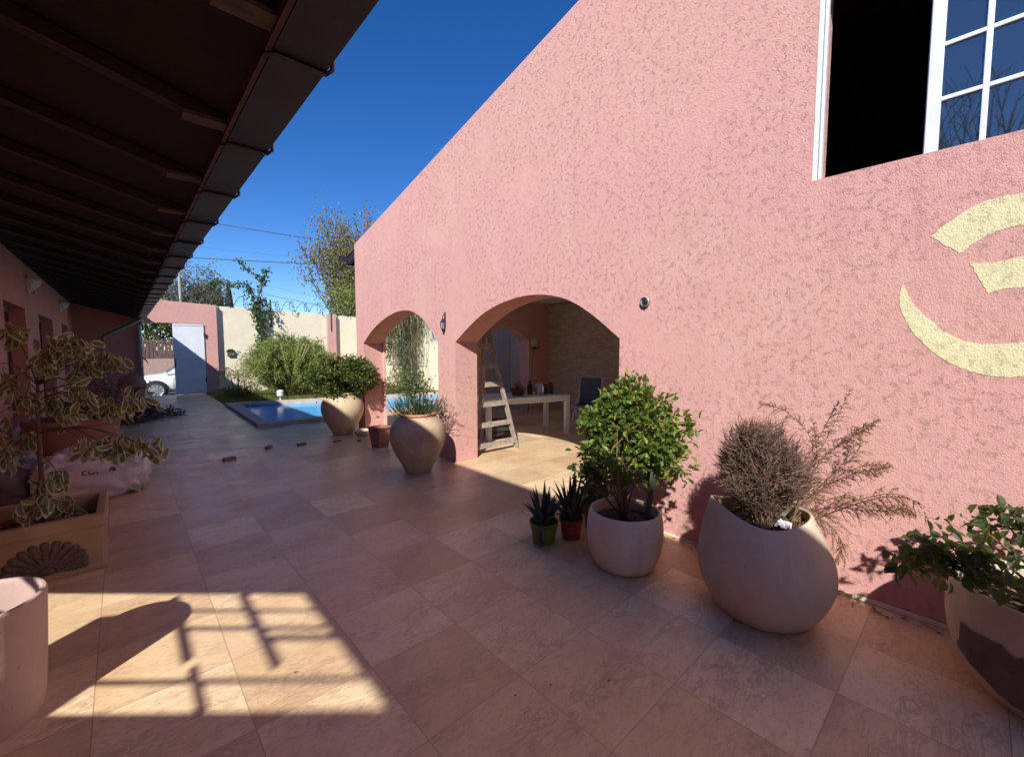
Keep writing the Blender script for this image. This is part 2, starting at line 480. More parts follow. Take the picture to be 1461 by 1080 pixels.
    def build(s, name, mats, parent=None, smooth=False, bevel=0, autos=False):
        me = bpy.data.meshes.new(name)
        V = np.concatenate(s.v) if s.v else np.zeros((0, 3))
        root = parent
        while root is not None and root.parent is not None:
            root = root.parent
        if root is not None:
            V = V - np.array(root.location)
        me.from_pydata(V.tolist(), [], s.f)
        if not isinstance(mats, (list, tuple)): mats = [mats]
        for mm in mats: me.materials.append(mm)
        if len(mats) > 1: me.polygons.foreach_set('material_index', s.mi)
        if smooth: me.polygons.foreach_set('use_smooth', [True] * len(me.polygons))
        me.update()
        o = bpy.data.objects.new(name, me)
        COL.objects.link(o)
        if parent: o.parent = parent
        if bevel:
            bv = o.modifiers.new('bevel', 'BEVEL'); bv.width = bevel; bv.segments = 2; bv.limit_method = 'ANGLE'
        if autos:
            try:
                me.set_sharp_from_angle(angle=R(38))
            except Exception:
                pass
        return o

def tag(o, label=None, cat=None, group=None, kind=None):
    if label: o['label'] = label
    if cat: o['category'] = cat
    if group: o['group'] = group
    if kind: o['kind'] = kind
    return o
def thing(name, loc, label, cat, group=None):
    o = bpy.data.objects.new(name, None)
    o.empty_display_size = .1
    COL.objects.link(o)
    o.location = loc
    return tag(o, label, cat, group)
def unit(n):
    d = rng.normal(size=(n, 3)); return d / np.linalg.norm(d, axis=1, keepdims=True)
def cr(pts, k=5):
    """catmull-rom through points"""
    P = [np.array(p, float) for p in pts]; out = []
    P = [2 * P[0] - P[1]] + P + [2 * P[-1] - P[-2]]
    for i in range(1, len(P) - 2):
        for j in range(k):
            t = j / k
            out.append(.5 * (2 * P[i] + (P[i + 1] - P[i - 1]) * t + (2 * P[i - 1] - 5 * P[i] + 4 * P[i + 1] - P[i + 2]) * t * t + (3 * P[i] - P[i - 1] - 3 * P[i + 1] + P[i + 2]) * t ** 3))
    out.append(P[-2]); return out
def clumps(c, rad, k, per, spread, shell=.75):
    """points gathered in clumps through an ellipsoid; returns points and outward directions"""
    c = np.array(c); rad = np.array(rad)
    d = unit(k); r = shell + (1 - shell) * rng.random((k, 1)) ** .5
    inner = rng.random((k, 1)) < .25
    r = np.where(inner, rng.random((k, 1)) * .7, r)
    C = d * r
    P = np.repeat(C, per, 0) + rng.normal(size=(k * per, 3)) * spread
    out = P / (np.linalg.norm(P, axis=1, keepdims=True) + 1e-6)
    return c + P * rad, out, c + C * rad

# ---------------------------------------------------------------- setting: ground, patio, lawn, pool, road
W = 3.2
def flat(name, pts, z, depth, m, holes=(), label=None):
    o = MB().poly(pts, lambda x, y: (x, y, z), (0, 0, -depth), holes).build(name, m)
    return tag(o, label, None, None, 'structure')
flat('ground', [(-900, -900), (900, -900), (900, 900), (-900, 900)], -.62, .05, M['earth'])
flat('patio', [(-1.3, -7), (8.3, -7), (8.3, 9.14), (1.83, 9.14), (1.93, 13.0), (2.02, 17.75), (-1.3, 17.75)], 0, .5, M['tiles'])
POOL = [(2.05, 9.45), (9.4, 9.5), (9.4, 11.30), (7.5, 11.72), (5.9, 12.1), (2.24, 13.05)]
COPE = [(1.83, 9.145), (9.7, 9.2), (9.7, 11.55), (7.57, 12.02), (5.97, 12.38), (1.94, 13.45)]
flat('lawn', [(1.835, 9.15), (9.75, 9.15), (9.75, 17.48), (2.03, 17.48), (1.94, 13.0)], -.01, .4, M['lawn'], [COPE])
o = MB().poly(COPE, lambda x, y: (x, y, .07), (0, 0, -.47), [POOL]).build('pool_coping', M['coping'], bevel=.012)
tag(o, kind='structure')
flat('pool_basin', POOL, -.9, .1, M['poolpaint'])
pts = [(x * .998 + .004, y) for x, y in POOL]
flat('pool_water', POOL, -.02, .02, M['water'])
flat('pavement', [(-30, 17.76), (40, 17.76), (40, 19.6), (-30, 19.6)], -.22, .3, M['kerb'])
flat('road', [(-80, 19.61), (80, 19.61), (80, 27.5), (-80, 27.5)], -.34, .2, M['asphalt'])

# grass blades
def inside(P, poly):
    x, y = P[:, 0], P[:, 1]; r = np.zeros(len(P), bool); n = len(poly)
    for i in range(n):
        x1, y1 = poly[i]; x2, y2 = poly[(i + 1) % n]
        c = ((y1 > y) != (y2 > y)) & (x < (x2 - x1) * (y - y1) / (y2 - y1 + 1e-12) + x1)
        r ^= c
    return r
P = np.stack([rng.uniform(1.95, 9.7, 60000), rng.uniform(9.2, 17.45, 60000)], 1)
P = P[~inside(P, COPE)]
P = P[(P[:, 0] > 1.97)]
n = len(P)
B = np.column_stack([P, np.full(n, -.015)])
T = B + np.column_stack([rng.normal(0, .03, (n, 2)), rng.uniform(.04, .11, n)])
g = MB().blades(B, T, .012).build('grass', LM['grass'])
tag(g, 'short uneven grass round the pool', 'grass', kind='stuff')

# ---------------------------------------------------------------- left house: eave wing
LH = thing('eave_house', (-1.05, 8, 0), 'long pink house wing with dark wooden eave along the left side', 'house')
XW = -1.05
def roofz(x): return 2.43 + .26 * (.36 - x)
def sunwall(x, y):   # where the ray that lands at floor (x, y) crosses the left wall plane
    return (y - .767 * (x - XW), (x - XW) / 1.03)
hole = [sunwall(*p) for p in ((.77, 2.72), (.77, 1.58), (-.36, 2.56), (-.42, 3.82))]  # unseen opening, added so the sun throws a patch on the floor
wins = [(8.04, 9.62, .5, 2.1), (11.0, 13.0, .5, 2.1), (14.8, 16.2, .5, 2.1)]
outer = [(6.0, -.05), (17.5, -.05), (17.5, roofz(XW)), (6.0, roofz(XW))]
hs = [[(a, c), (b_, c), (b_, d), (a, d)] for a, b_, c, d in wins]
MB().poly(outer, lambda y, z: (XW, y, z), (-.25, 0, 0), hs).build('wall', M['pinkplain'], LH)
MB().poly([(-7, -.05), (5.999, -.05), (5.999, roofz(XW)), (-7, roofz(XW))], lambda y, z: (XW, y, z), (-.025, 0, 0), [hole]).build('thin_wall', M['pinkplain'], LH)  # unseen stretch of wall, kept thin around the added sun opening
MB().poly([(XW + .003, -.05), (.42, -.05), (.42, 2.38), (.372, 2.39), (.369, roofz(.369) + .046), (XW + .003, roofz(XW) + .046)], lambda x, z: (x, 17.5, z), (0, .2, 0)).build('end_wall', M['pinkplain'], LH)
# added bars in the unseen sun opening, patterning the floor sun patch
bars = MB()
def pb(a, b_, w):
    A = sunwall(*a); B_ = sunwall(*b_)
    bars.bar((XW - .012, A[0], A[1]), (XW - .012, B_[0], B_[1]), w * .75, w * .75, (1, 0, 0))
def patch(u, v):   # u: 0 right edge .. 1 left, v: 0 near .. 1 far
    a = np.array((.77, 1.58)); b_ = np.array((.77, 2.72)); c = np.array((-.42, 2.60)); d = np.array((-.42, 3.82))
    return tuple((a * (1 - v) + b_ * v) * (1 - u) + (c * (1 - v) + d * v) * u)
for u, w, v0, v1 in ((.24, .035, .3, 1), (.49, .028, 0, .3), (.50, .035, .35, .95)):
    pb(patch(u, v0), patch(u, v1), w)
for v_, w, u0, u1 in ((.2, .022, 0, 1), (.53, .03, 0, .25), (.62, .022, .02, .5), (.8, .018, .0, .52)):
    pb(patch(u0, v_), patch(u1, v_), w)
bars.build('sun_patch_bars', M['black'], LH)
MB().poly([(1.90, .60), (2.54, .60), (2.54, .90), (2.44, .97), (2.22, 1.0), (2.0, .97), (1.90, .90)], lambda y, z: (XW - .03, y, z), (-.02, 0, 0)).build('pot_sun_block', M['shutter'], LH)  # added blocker, out of view, keeping the sunbeam off the near pot
for a, b_, c, d in wins:
    w = MB().poly([(a - .0, c), (b_, c), (b_, d), (a, d)], lambda y, z: (XW - .16, y, z), (-.05, 0, 0), [[(a + .07, c + .07), ((a + b_) / 2 - .03, c + .07), ((a + b_) / 2 - .03, d - .07), (a + .07, d - .07)], [((a + b_) / 2 + .03, c + .07), (b_ - .07, c + .07), (b_ - .07, d - .07), ((a + b_) / 2 + .03, d - .07)]]).build('window', M['shutter'], LH)
    MB().box(XW - .20, XW - .185, a + .05, b_ - .05, c + .05, d - .05).build('shutter_panel', M['shutter'], w)
# roof boards and tiles
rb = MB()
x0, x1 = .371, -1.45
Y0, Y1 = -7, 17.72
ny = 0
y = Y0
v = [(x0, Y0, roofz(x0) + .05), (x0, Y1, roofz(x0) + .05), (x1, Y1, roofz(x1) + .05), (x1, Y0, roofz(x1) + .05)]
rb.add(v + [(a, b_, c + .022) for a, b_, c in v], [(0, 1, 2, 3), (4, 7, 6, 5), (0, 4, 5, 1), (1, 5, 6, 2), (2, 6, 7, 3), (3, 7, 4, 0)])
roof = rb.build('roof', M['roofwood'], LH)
rt = MB()
for i in range(120):
    y = Y0 + .1 + i * .205
    rt.tube([(x0 + .02, y, roofz(x0) + .165), (x1, y, roofz(x1) + .165)], .085, 8)
rt.build('roof_tiling', M['tile_roof'], roof)
yr = 1.43 - .79 * 10
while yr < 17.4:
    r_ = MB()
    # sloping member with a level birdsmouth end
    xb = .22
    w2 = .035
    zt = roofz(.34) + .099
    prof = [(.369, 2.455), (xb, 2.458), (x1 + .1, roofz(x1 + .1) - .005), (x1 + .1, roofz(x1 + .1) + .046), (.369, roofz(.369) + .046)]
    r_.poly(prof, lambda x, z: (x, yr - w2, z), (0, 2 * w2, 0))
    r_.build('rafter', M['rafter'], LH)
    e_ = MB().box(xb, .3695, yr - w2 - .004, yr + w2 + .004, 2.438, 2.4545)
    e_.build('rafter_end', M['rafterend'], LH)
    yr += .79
MB().box(.3705, .3865, Y0, Y1, 2.428, 2.535).build('fascia', M['fascia'], LH)
gt = MB()
gx0, gx1, gz0, gz1 = .388, .548, 2.425, 2.515
gt.poly([(gx0, gz0), (gx1, gz0), (gx1, gz1), (gx1 + .015, gz1), (gx1 + .015, gz1 + .006), (gx1 - .004, gz1 + .006), (gx1 - .004, gz0 + .004), (gx0 + .004, gz0 + .004), (gx0 + .004, gz1 + .02), (gx0, gz1 + .02)], lambda x, z: (x, Y0, z), (0, Y1 - Y0, 0))
gut = gt.build('gutter', M['gutter'], LH)
yr = 1.43 - .79 * 2 + .10
while yr < 17.4:
    b_ = MB()
    b_.tube([(.36, yr, 2.405), (.40, yr, 2.418), (gx1, yr, 2.419), (gx1 + .022, yr, 2.44), (gx1 + .022, yr, 2.5), (gx1 + .012, yr, 2.535), (gx1 - .01, yr, 2.53)], .008, 6)
    b_.build('gutter_bracket', M['gutter'], gut, True)
    yr += .79
dp = MB()
dp.tube([(.47, 17.3, 2.43), (.47, 17.3, 2.36), (.44, 17.32, 2.28), (.40, 17.36, 2.24), (.40, 17.36, 0.0)], .055, 10)
for z in (.7, 1.5): dp.box(.335, .465, 17.29, 17.43, z, z + .03)
dp.build('downpipe', M['grey_metal'], LH, True, autos=True)
dp = MB().tube([(.47, 17.2, 2.40), (.40, 17.2, 2.36), (-.38, 16.9, 1.86), (-.42, 16.9, 1.78), (-.42, 16.9, 0)], .05, 10).build('downpipe', M['grey_metal'], LH, True)

# wall lamps on the left wall
def sconce(y, label):
    t = thing('wall_lamp', (XW, y, 2.5), label, 'wall lamp', 'wall lamps under the eave')
    mb = MB()
    v = []; prof = [(.02, -.14), (.07, -.11), (.13, -.04), (.16, .03), (.165, .06), (.15, .06), (.12, -.02), (.0, -.08)]
    n = 14
    for r_, z in prof:
        for j in range(n):
            a = -math.pi / 2 + math.pi * j / (n - 1)
            v.append((XW + r_ * math.cos(a), y + r_ * math.sin(a) * 1.15, 2.52 + z))
    f = [(i * n + j, i * n + j + 1, (i + 1) * n + j + 1, (i + 1) * n + j) for i in range(len(prof) - 1) for j in range(n - 1)]
    mb.add(v, f).build('bowl', M['sconce'], t, True)
    MB().box(XW, XW + .025, y - .13, y + .13, 2.36, 2.62).build('back_plate', M['sconce'], t, bevel=.008)
    MB().ball((XW + .07, y, 2.37), .03, 6).build('finial', M['sconce'], t, True)
sconce(10.0, 'ivory bowl wall lamp nearest the camera high on the shaded left wall')
sconce(14.6, 'ivory bowl wall lamp farther along the left wall towards the gate')

# ---------------------------------------------------------------- right house
RH = thing('arcade_house', (W, 3, 0), 'tall pink stucco house with two arches and a lean gable line', 'house')
def zt(y): return 3.39 + .2435 * (7.77 - y)
a1 = cr([(7.47, 1.60), (7.15, 1.79), (6.83, 1.925), (6.47, 2.03), (6.08, 2.085), (5.70, 2.05), (5.33, 1.88), (5.02, 1.60)], 4)
a2 = cr([(4.60, 1.59), (4.33, 1.76), (4.02, 1.92), (3.68, 2.02), (3.30, 2.065), (2.96, 2.04), (2.67, 1.955), (2.40, 1.80), (2.12, 1.59)], 4)
h1 = [(5.02, 0)] + [(7.47, 0)] + [tuple(p) for p in a1]
h1 = [tuple(p) for p in a1] + [(5.02, -.02), (7.47, -.02)]
h2 = [tuple(p) for p in a2] + [(2.12, -.02), (4.60, -.02)]
WY0, WY1, WZ0, WZ1 = -1.25, .765, 2.535, 3.95
h3 = [(WY1, WZ0), (WY1, WZ1), (WY0, WZ1), (WY0, WZ0)]
ridge = -.6
outer = [(-6.8, -.03), (2.12, -.03)] + [(2.12, -.02)]
# outline walks round the door openings so that they reach the floor
outer = [(-6.8, -.02)] + [(2.12, -.02)] + [tuple(p) for p in a2][::-1] + [(4.60, -.02), (5.02, -.02)] + [tuple(p) for p in a1][::-1] + [(7.47, -.02), (7.77, -.02), (7.77, zt(7.77)), (ridge, zt(ridge)), (-6.8, zt(ridge) - .2435 * (6.8 + ridge))]
MB().poly(outer, lambda y, z: (W, y, z), (.35, 0, 0), [h3]).build('wall', M['pink'], RH)
# end wall towards the pool with an open arch and a closed arch
oa = cr([(5.15, 1.75), (5.0, 2.1), (4.75, 2.4), (4.35, 2.55), (3.95, 2.42), (3.7, 2.15), (3.6, 1.75)], 3)
ob = cr([(7.33, 1.69), (7.08, 1.84), (6.68, 2.0), (6.25, 1.90), (5.97, 1.74)], 4)
ew = [(3.555, -.02), (3.6, -.02)] + [tuple(p) for p in oa][::-1] + [(5.15, -.02), (5.97, -.02)] + [tuple(p) for p in ob][::-1] + [(7.33, -.02), (8.02, -.02), (8.02, 3.37), (3.555, 3.37)]
MB().poly(ew, lambda x, z: (x, 7.42, z), (0, .345, 0)).build('end_wall', M['pinkpale'], RH)
MB().box(8.02, 8.3, 4.95, 7.77, -.02, 2.6).box(8.02, 8.3, 1.4, 1.65, -.02, 2.6).box(8.02, 8.3, 1.651, 4.949, 2.5, 2.6).build('stone_wall', M['stone'], RH)  # the unseen gap in this wall is added to light the room
MB().box(3.553, 8.018, 1.602, 7.418, 2.62, 2.68).build('bounce_ceiling', M['doorwhite'], RH)  # pale unseen slab added to bounce floor light back into the room
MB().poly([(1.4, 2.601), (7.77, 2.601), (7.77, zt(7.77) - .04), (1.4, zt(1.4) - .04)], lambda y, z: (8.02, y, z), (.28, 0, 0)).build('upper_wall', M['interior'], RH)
MB().box(3.555, 8.02, 1.35, 1.6, -.02, 2.6).build('partition', M['pinkpale'], RH)
MB().box(3.553, 8.3, -6.8, 1.6, 2.42, 2.50).build('upper_floor', M['interior'], RH)
MB().poly([(-6.8, -.02), (1.39, -.02), (1.39, zt(1.39) - .04), (ridge, zt(ridge) - .04), (-6.8, zt(ridge) - .2435 * (6.8 + ridge) - .04)], lambda y, z: (8.02, y, z), (.28, 0, 0), [[(-4.2, 2.75), (-2.2, 2.75), (-2.2, 3.7), (-4.2, 3.7)]]).box(3.555, 8.02, -6.8, -6.6, -.02, 3.8).build('back_wall', M['interior'], RH)  # unseen rear opening added to bring daylight to the upper room
rf = MB()
e = .42
for (ya, yb) in ((7.77 + e, ridge), (ridge, -7.2)):
    za = zt(ya) if ya > ridge else zt(ridge) - .2435 * (ridge - ya)
    zb = zt(yb) if yb >= ridge else zt(ridge) - .2435 * (ridge - yb)
    v = [(W + .03, ya, za - .005), (8.6, ya, za - .005), (8.6, yb, zb - .005), (W + .03, yb, zb - .005)]
    lift = .0
    v = [(a, b_, c - .03) for a, b_, c in v]
    rf.add(v + [(a, b_, c + .02) for a, b_, c in v], [(0, 1, 2, 3), (4, 7, 6, 5), (0, 4, 5, 1), (1, 5, 6, 2), (2, 6, 7, 3), (3, 7, 4, 0)])
# keep the boards inside the wall line except for the overhang at the low end
rroof = rf.build('roof', M['interior'], RH)
ov = MB()
for k in range(9):
    x = W + .06 + k * .6
    ov.bar((x, 7.2, zt(7.2) - .13), (x, 7.77 + e - .02, zt(7.77 + e) - .13), .07, .12)
ov.box(W + .02, 8.6, 7.77 + e, 7.77 + e + .03, zt(7.77 + e) - .2, zt(7.77 + e) + .02)
ov.build('eave_timber', M['rafter'], rroof)
MB().poly([(7.77 + e + .031, zt(8.2) - .13), (7.77 + e + .17, zt(8.2) - .13), (7.77 + e + .18, zt(8.2)), (7.77 + e + .17, zt(8.2)), (7.77 + e + .16, zt(8.2) - .12), (7.77 + e + .04, zt(8.2) - .12)], lambda y, z: (W - .06, y, z), (5.4, 0, 0)).build('gutter', M['gutter'], rroof)
rt = MB()
for i in range(44):
    x = W + .50 + i * .115
    rt.tube([(x, 7.77 + e + .05, zt(7.77 + e) + .03), (x, ridge, zt(ridge) + .03)], .06, 6)
rt.build('roof_tiling', M['tile_roof'], rroof)
ub = MB()
for k in range(7):
    yk = -1.6 + k * .55
    zk = (zt(yk) if yk > ridge else zt(ridge) - .2435 * (ridge - yk)) - .2
    ub.box(3.56, 8.0, yk, yk + .09, zk - .14, zk)
ub.build('ceiling_beam', M['interior'], RH)
# window in the upper wall
wf = MB()
wf.box(W + .03, W + .10, WY1 - .018, WY1, WZ0, WZ1)
wf.box(W + .045, W + .085, WY1 - .030, WY1 - .018, WZ0, WZ1)
wf.box(W + .035, W + .075, WY1 - .046, WY1 - .030, WZ0, WZ1)
wf.box(W + .04, W + .10, WY0, WY0 + .03, WZ0, WZ1)
wf.box(W + .04, W + .10, WY0 + .03, WY1 - .05, WZ1 - .03, WZ1)
win = wf.build('window', M['white'], RH, bevel=.003)
def sash(y1, y0, x, ncol, nrow):
    s_ = MB()
    z0, z1 = WZ0 + .003, WZ1 - .033
    s_.box(x, x + .035, y1 - .055, y1, z0, z1)
    s_.box(x, x + .035, y0, y0 + .055, z0, z1)
    s_.box(x, x + .035, y0 + .055, y1 - .055, z0, z0 + .012)
    s_.box(x, x + .035, y0 + .055, y1 - .055, z1 - .05, z1)
    ya, yb = y1 - .055, y0 + .055
    for i in range(1, ncol):
        yy = ya + (yb - ya) * i / ncol
        s_.box(x + .003, x + .032, yy - .012, yy + .012, z0 + .012, z1 - .05)
    for k in range(1, nrow):
        zz = z0 + .275 * k
        for i in range(ncol):
            yl = ya + (yb - ya) * i / ncol - (.0121 if i else 0); yr_ = ya + (yb - ya) * (i + 1) / ncol + (.0121 if i < ncol - 1 else 0)
            s_.box(x + .004, x + .031, yr_, yl, zz - .011, zz + .011)
    so_ = s_.build('sash', M['white'], win, bevel=.003)
    return so_, (x + .016, ya, yb, z0, z1)
sh, (px_, ya, yb, z0, z1) = sash(.262, -.48, W + .045, 4, 5)
MB().box(px_, px_ + .004, yb, ya, z0 + .01, z1 - .04).build('pane', M['pane'], win)
sh, (px_, ya, yb, z0, z1) = sash(-.487, -1.21, W + .045, 4, 5)
MB().box(px_, px_ + .004, yb, ya, z0 + .01, z1 - .04).build('pane', M['pane'], win)
s2 = MB().box(W + .085, W + .11, .225, .268, WZ0 + .004, WZ1 - .035).build('meeting_stile', M['white'], win)
# painted emblem
em = MB()
def ep(pts):
    q = []
    for a_, b2 in zip(pts, list(pts[1:]) + [pts[0]]):
        n_ = max(1, int(math.dist(a_, b2) / .012))
        for i_ in range(n_): q.append((a_[0] + (b2[0] - a_[0]) * i_ / n_ + random.gauss(0, .0016), a_[1] + (b2[1] - a_[1]) * i_ / n_ + random.gauss(0, .0016)))
    em.poly(q, lambda y, z: (W - .002, y, z), (.0025, 0, 0))
ep([tuple(p) for p in cr([(0.21, 2.095), (0.131, 2.168), (0.046, 2.221), (-0.03, 2.239), (-0.11, 2.235), (-.22, 2.20), (-.33, 2.13)], 4)] + [tuple(p) for p in cr([(-.30, 2.0), (-.21, 2.06), (-0.109, 2.088), (-0.039, 2.08), (0.024, 2.05), (0.098, 1.99)], 4)])
ep([(0.058, 1.935), (-0.028, 1.925), (-0.117, 1.941), (-.22, 1.96), (-.22, 1.80), (-0.125, 1.794), (-0.066, 1.795), (-0.01, 1.777)])
ep([tuple(p) for p in cr([(0.307, 1.871), (0.318, 1.797), (0.308, 1.722), (0.276, 1.629), (0.217, 1.538), (0.131, 1.445), (0.03, 1.387), (-0.064, 1.361), (-0.147, 1.37), (-.25, 1.40), (-.38, 1.50)], 4)] + [tuple(p) for p in cr([(-.30, 1.60), (-.22, 1.56), (-0.138, 1.535), (-0.055, 1.525), (0.01, 1.528), (0.087, 1.556), (0.161, 1.62), (0.241, 1.717), (0.279, 1.783)], 4)])
em.build('painted_emblem', M['emblem'], RH)
# pale plinth plus sunlit floor strip, painted as one cream band at wall foot
pl = MB()
yy = -1.0
while yy < 2.1:
    w_ = random.uniform(.15, .4)
    pl.box(W - random.uniform(.008, .016), W + .002, yy, min(yy + w_, 2.1), 0, random.uniform(.008, .03))
    yy += w_
pl.build('footing_sun_strip', M['cream'], RH, bevel=.008)

# lantern and round light on the facade
t = thing('wall_lantern', (W, 4.83, 1.86), 'small black iron lantern on the pillar between the arches', 'lantern')
y = 4.83
lm = MB().tube([(W, y, 1.94), (W - .03, y, 1.955), (W - .045, y, 1.93), (W - .045, y, 1.90)], .006, 6).box(W - .01, W, y - .012, y + .012, 1.79, 1.99)
lm.build('bracket', M['black'], t)
lm = MB().lathe([(.002, 1.905), (.018, 1.89), (.036, 1.855), (.032, 1.85)], (W - .045, y, 0), 6).lathe([(.026, 1.765), (.018, 1.76), (.008, 1.735), (.002, 1.72)], (W - .045, y, 0), 6)
for k in range(6):
    a = k * math.pi / 3
    lm.bar((W - .045 + .032 * math.cos(a), y + .032 * math.sin(a), 1.853), (W - .045 + .024 * math.cos(a), y + .024 * math.sin(a), 1.765), .006, .006)
lm.build('cage', M['black'], t)
MB().lathe([(.020, 1.767), (.026, 1.85)], (W - .045, y, 0), 6).build('glass', M['windscreen'], t)
t = thing('round_wall_light', (W, 1.875, 1.89), 'round dark glass light with pale lower lip set in the pink wall', 'wall light')
def disc(mb, prof, y, z, n=24):
    v = []
    for r_, d in prof:
        for j in range(n):
            a = 2 * math.pi * j / n
            v.append((W - d, y + r_ * math.cos(a), z + r_ * math.sin(a)))
    f = [(i * n + j, i * n + (j + 1) % n, (i + 1) * n + (j + 1) % n, (i + 1) * n + j) for i in range(len(prof) - 1) for j in range(n)]
    f.append(tuple((len(prof) - 1) * n + j for j in range(n)))
    return mb.add(v, f)
disc(MB(), [(.042, 0), (.042, .025), (.036, .03), (.033, .012), (.0, .012)], 1.875, 1.885).build('rim', M['grey_metal'], t, True, autos=True)
disc(MB(), [(.030, .0125), (.024, .026), (.01, .033), (.0, .034)], 1.872, 1.888).build('lens', M['glassdark'], t, True)

# ---------------------------------------------------------------- perimeter walls
FY = 17.5
GW = thing('gate_wall', (1.4, FY, 0), 'pink street wall round the gateway at the far end', 'wall')
outer = [(.42, -.3), (.425, -.3), (.425, 2.33), (2.03, 2.33), (2.03, -.3), (2.40, -.3), (2.40, 2.97), (.423, 3.06)]
outer = [(.421, 2.33), (2.03, 2.33), (2.03, -.3), (2.40, -.3), (2.40, 2.97), (.421, 3.06)]
MB().poly(outer, lambda x, z: (x, FY, z), (0, .3, 0)).build('wall', M['pink'], GW)
dl = MB().box(1.21, 2.028, FY - .035, FY + .01, .02, 2.31)
door = dl.build('metal_door', M['whitemetal'], GW, bevel=.006)
dd = MB()
for z in (.06, 1.15, 2.25): dd.box(1.23, 2.01, FY - .042, FY - .0352, z, z + .012)
dd.build('door_seam', M['grey_metal'], door)
MB().box(1.225, 1.25, FY - .10, FY - .0352, 1.03, 1.06).box(1.225, 1.25, FY - .11, FY - .095, .98, 1.11).box(1.215, 1.25, FY - .046, FY - .0355, .9, 1.2).build('handle', M['black'], door)
for z in (.4, 1.9): MB().box(2.015, 2.05, FY - .07, FY - .036, z, z + .14).build('hinge', M['black'], door)
PW = thing('perimeter_wall', (5, FY, 0), 'cream rendered garden wall behind the lawn with pink pillar', 'wall')
MB().poly([(2.401, -.3), (8.2, -.3), (8.2, 2.80), (2.401, 2.96)], lambda x, z: (x, FY + .16, z), (0, .14, 0)).build('wall', M['cream'], PW)
MB().box(6.05, 6.38, FY, FY + .159, -.2, 2.88).build('pillar', M['pink'], PW)
MB().box(6.18, 6.20, FY - .03, FY - .001, 2.2, 3.4).build('wire_post', M['black'], PW)
MB().box(4.06, 4.10, FY + .11, FY + .159, 2.3, 3.3).build('wire_post', M['black'], PW)
SW = MB().box(8.2, 8.4, 7.78, FY + .3, -.3, 2.85).build('side_wall', M['cream'])
tag(SW, 'bright cream boundary wall beyond the pool seen through the small arch', 'wall')
t = thing('white_screen', (7.2, 9.05, 0), 'white panelled screen wall beyond the second arch inside the arcade', 'screen')
for xa, xb in ((5.9, 6.78), (6.79, 7.67), (7.68, 8.19)):
    MB().box(xa, xb, 9.03, 9.08, 0, 2.5).build('panel', M['doorwhite'], t, bevel=.004)
MB().box(5.86, 8.195, 9.01, 9.10, 2.501, 2.56).build('capping', M['grey_metal'], t)
# razor wire along the top
rw = MB()
pts = []
for i in range(1400):
    t_ = i / 1399
    x = .5 + 7.6 * t_
    a = t_ * 2 * math.pi * 30
    r_ = .19 + .05 * math.sin(t_ * 37)
    z = 3.02 - .022 * x + .17 + .04 * math.sin(t_ * 21)
    pts.append((x + .10 * math.sin(a * .5), FY + .2 + r_ * math.cos(a), z + r_ * math.sin(a)))
rw.tube(pts, .008, 3)
for i in range(0, 1400, 6):
    p = pts[i]
    rw.bar((p[0] - .03, p[1], p[2] - .02), (p[0] + .03, p[1], p[2] + .02), .006, .02)
o = rw.build('razor_wire', M['wire'])
tag(o, 'loose coil of rusty razor wire along the top of the far wall', 'razor wire')
# wall ornaments
t = thing('bird_house', (2.78, FY + .16, 1.27), 'small dark house shaped box on the cream wall', 'bird house')
MB().box(2.68, 2.88, FY + .08, FY + .16, 1.26, 1.41).build('box', M['shell'], t)
MB().poly([(2.64, 1.411), (2.92, 1.411), (2.84, 1.49), (2.72, 1.49)], lambda x, z: (x, FY + .06, z), (0, .10, 0)).build('roof', M['black'], t)
o = MB()
for k in range(26):
    x = 5.0 + .9 * random.random(); z = 1.42 + .22 * math.sin((x - 5.0) * 4) + random.uniform(-.07, .07)
    a = random.uniform(0, 6.28)
    o.leaves([(x, FY + .15, z)], [(math.cos(a), -.1, math.sin(a))], [(0, -1, 0)], .17, .09)
o.tube(cr([(4.95, FY + .15, 1.42), (5.3, FY + .14, 1.6), (5.6, FY + .14, 1.45), (5.95, FY + .15, 1.35)], 4), .01, 5)
tag(o.build('leaf_ornament', M['shell']), 'dark metal leaf ornament hung on the cream wall left of the pink pillar', 'wall ornament')

# ---------------------------------------------------------------- helper: a point at a given depth along a line of sight (used to read real positions off the photograph)
_p = R(3.97); _a = R(42.35)
_F = Vector((math.sin(_a) * math.cos(_p), math.cos(_a) * math.cos(_p), -math.sin(_p)))
_R = Vector((math.cos(_a), -math.sin(_a), 0)); _U = _R.cross(_F)
def at(x, y, depth):
    return Vector((0, 0, 1.5)) + (_F + _R * ((x - 730.5) / 608) - _U * ((y - 540) / 608)) * depth

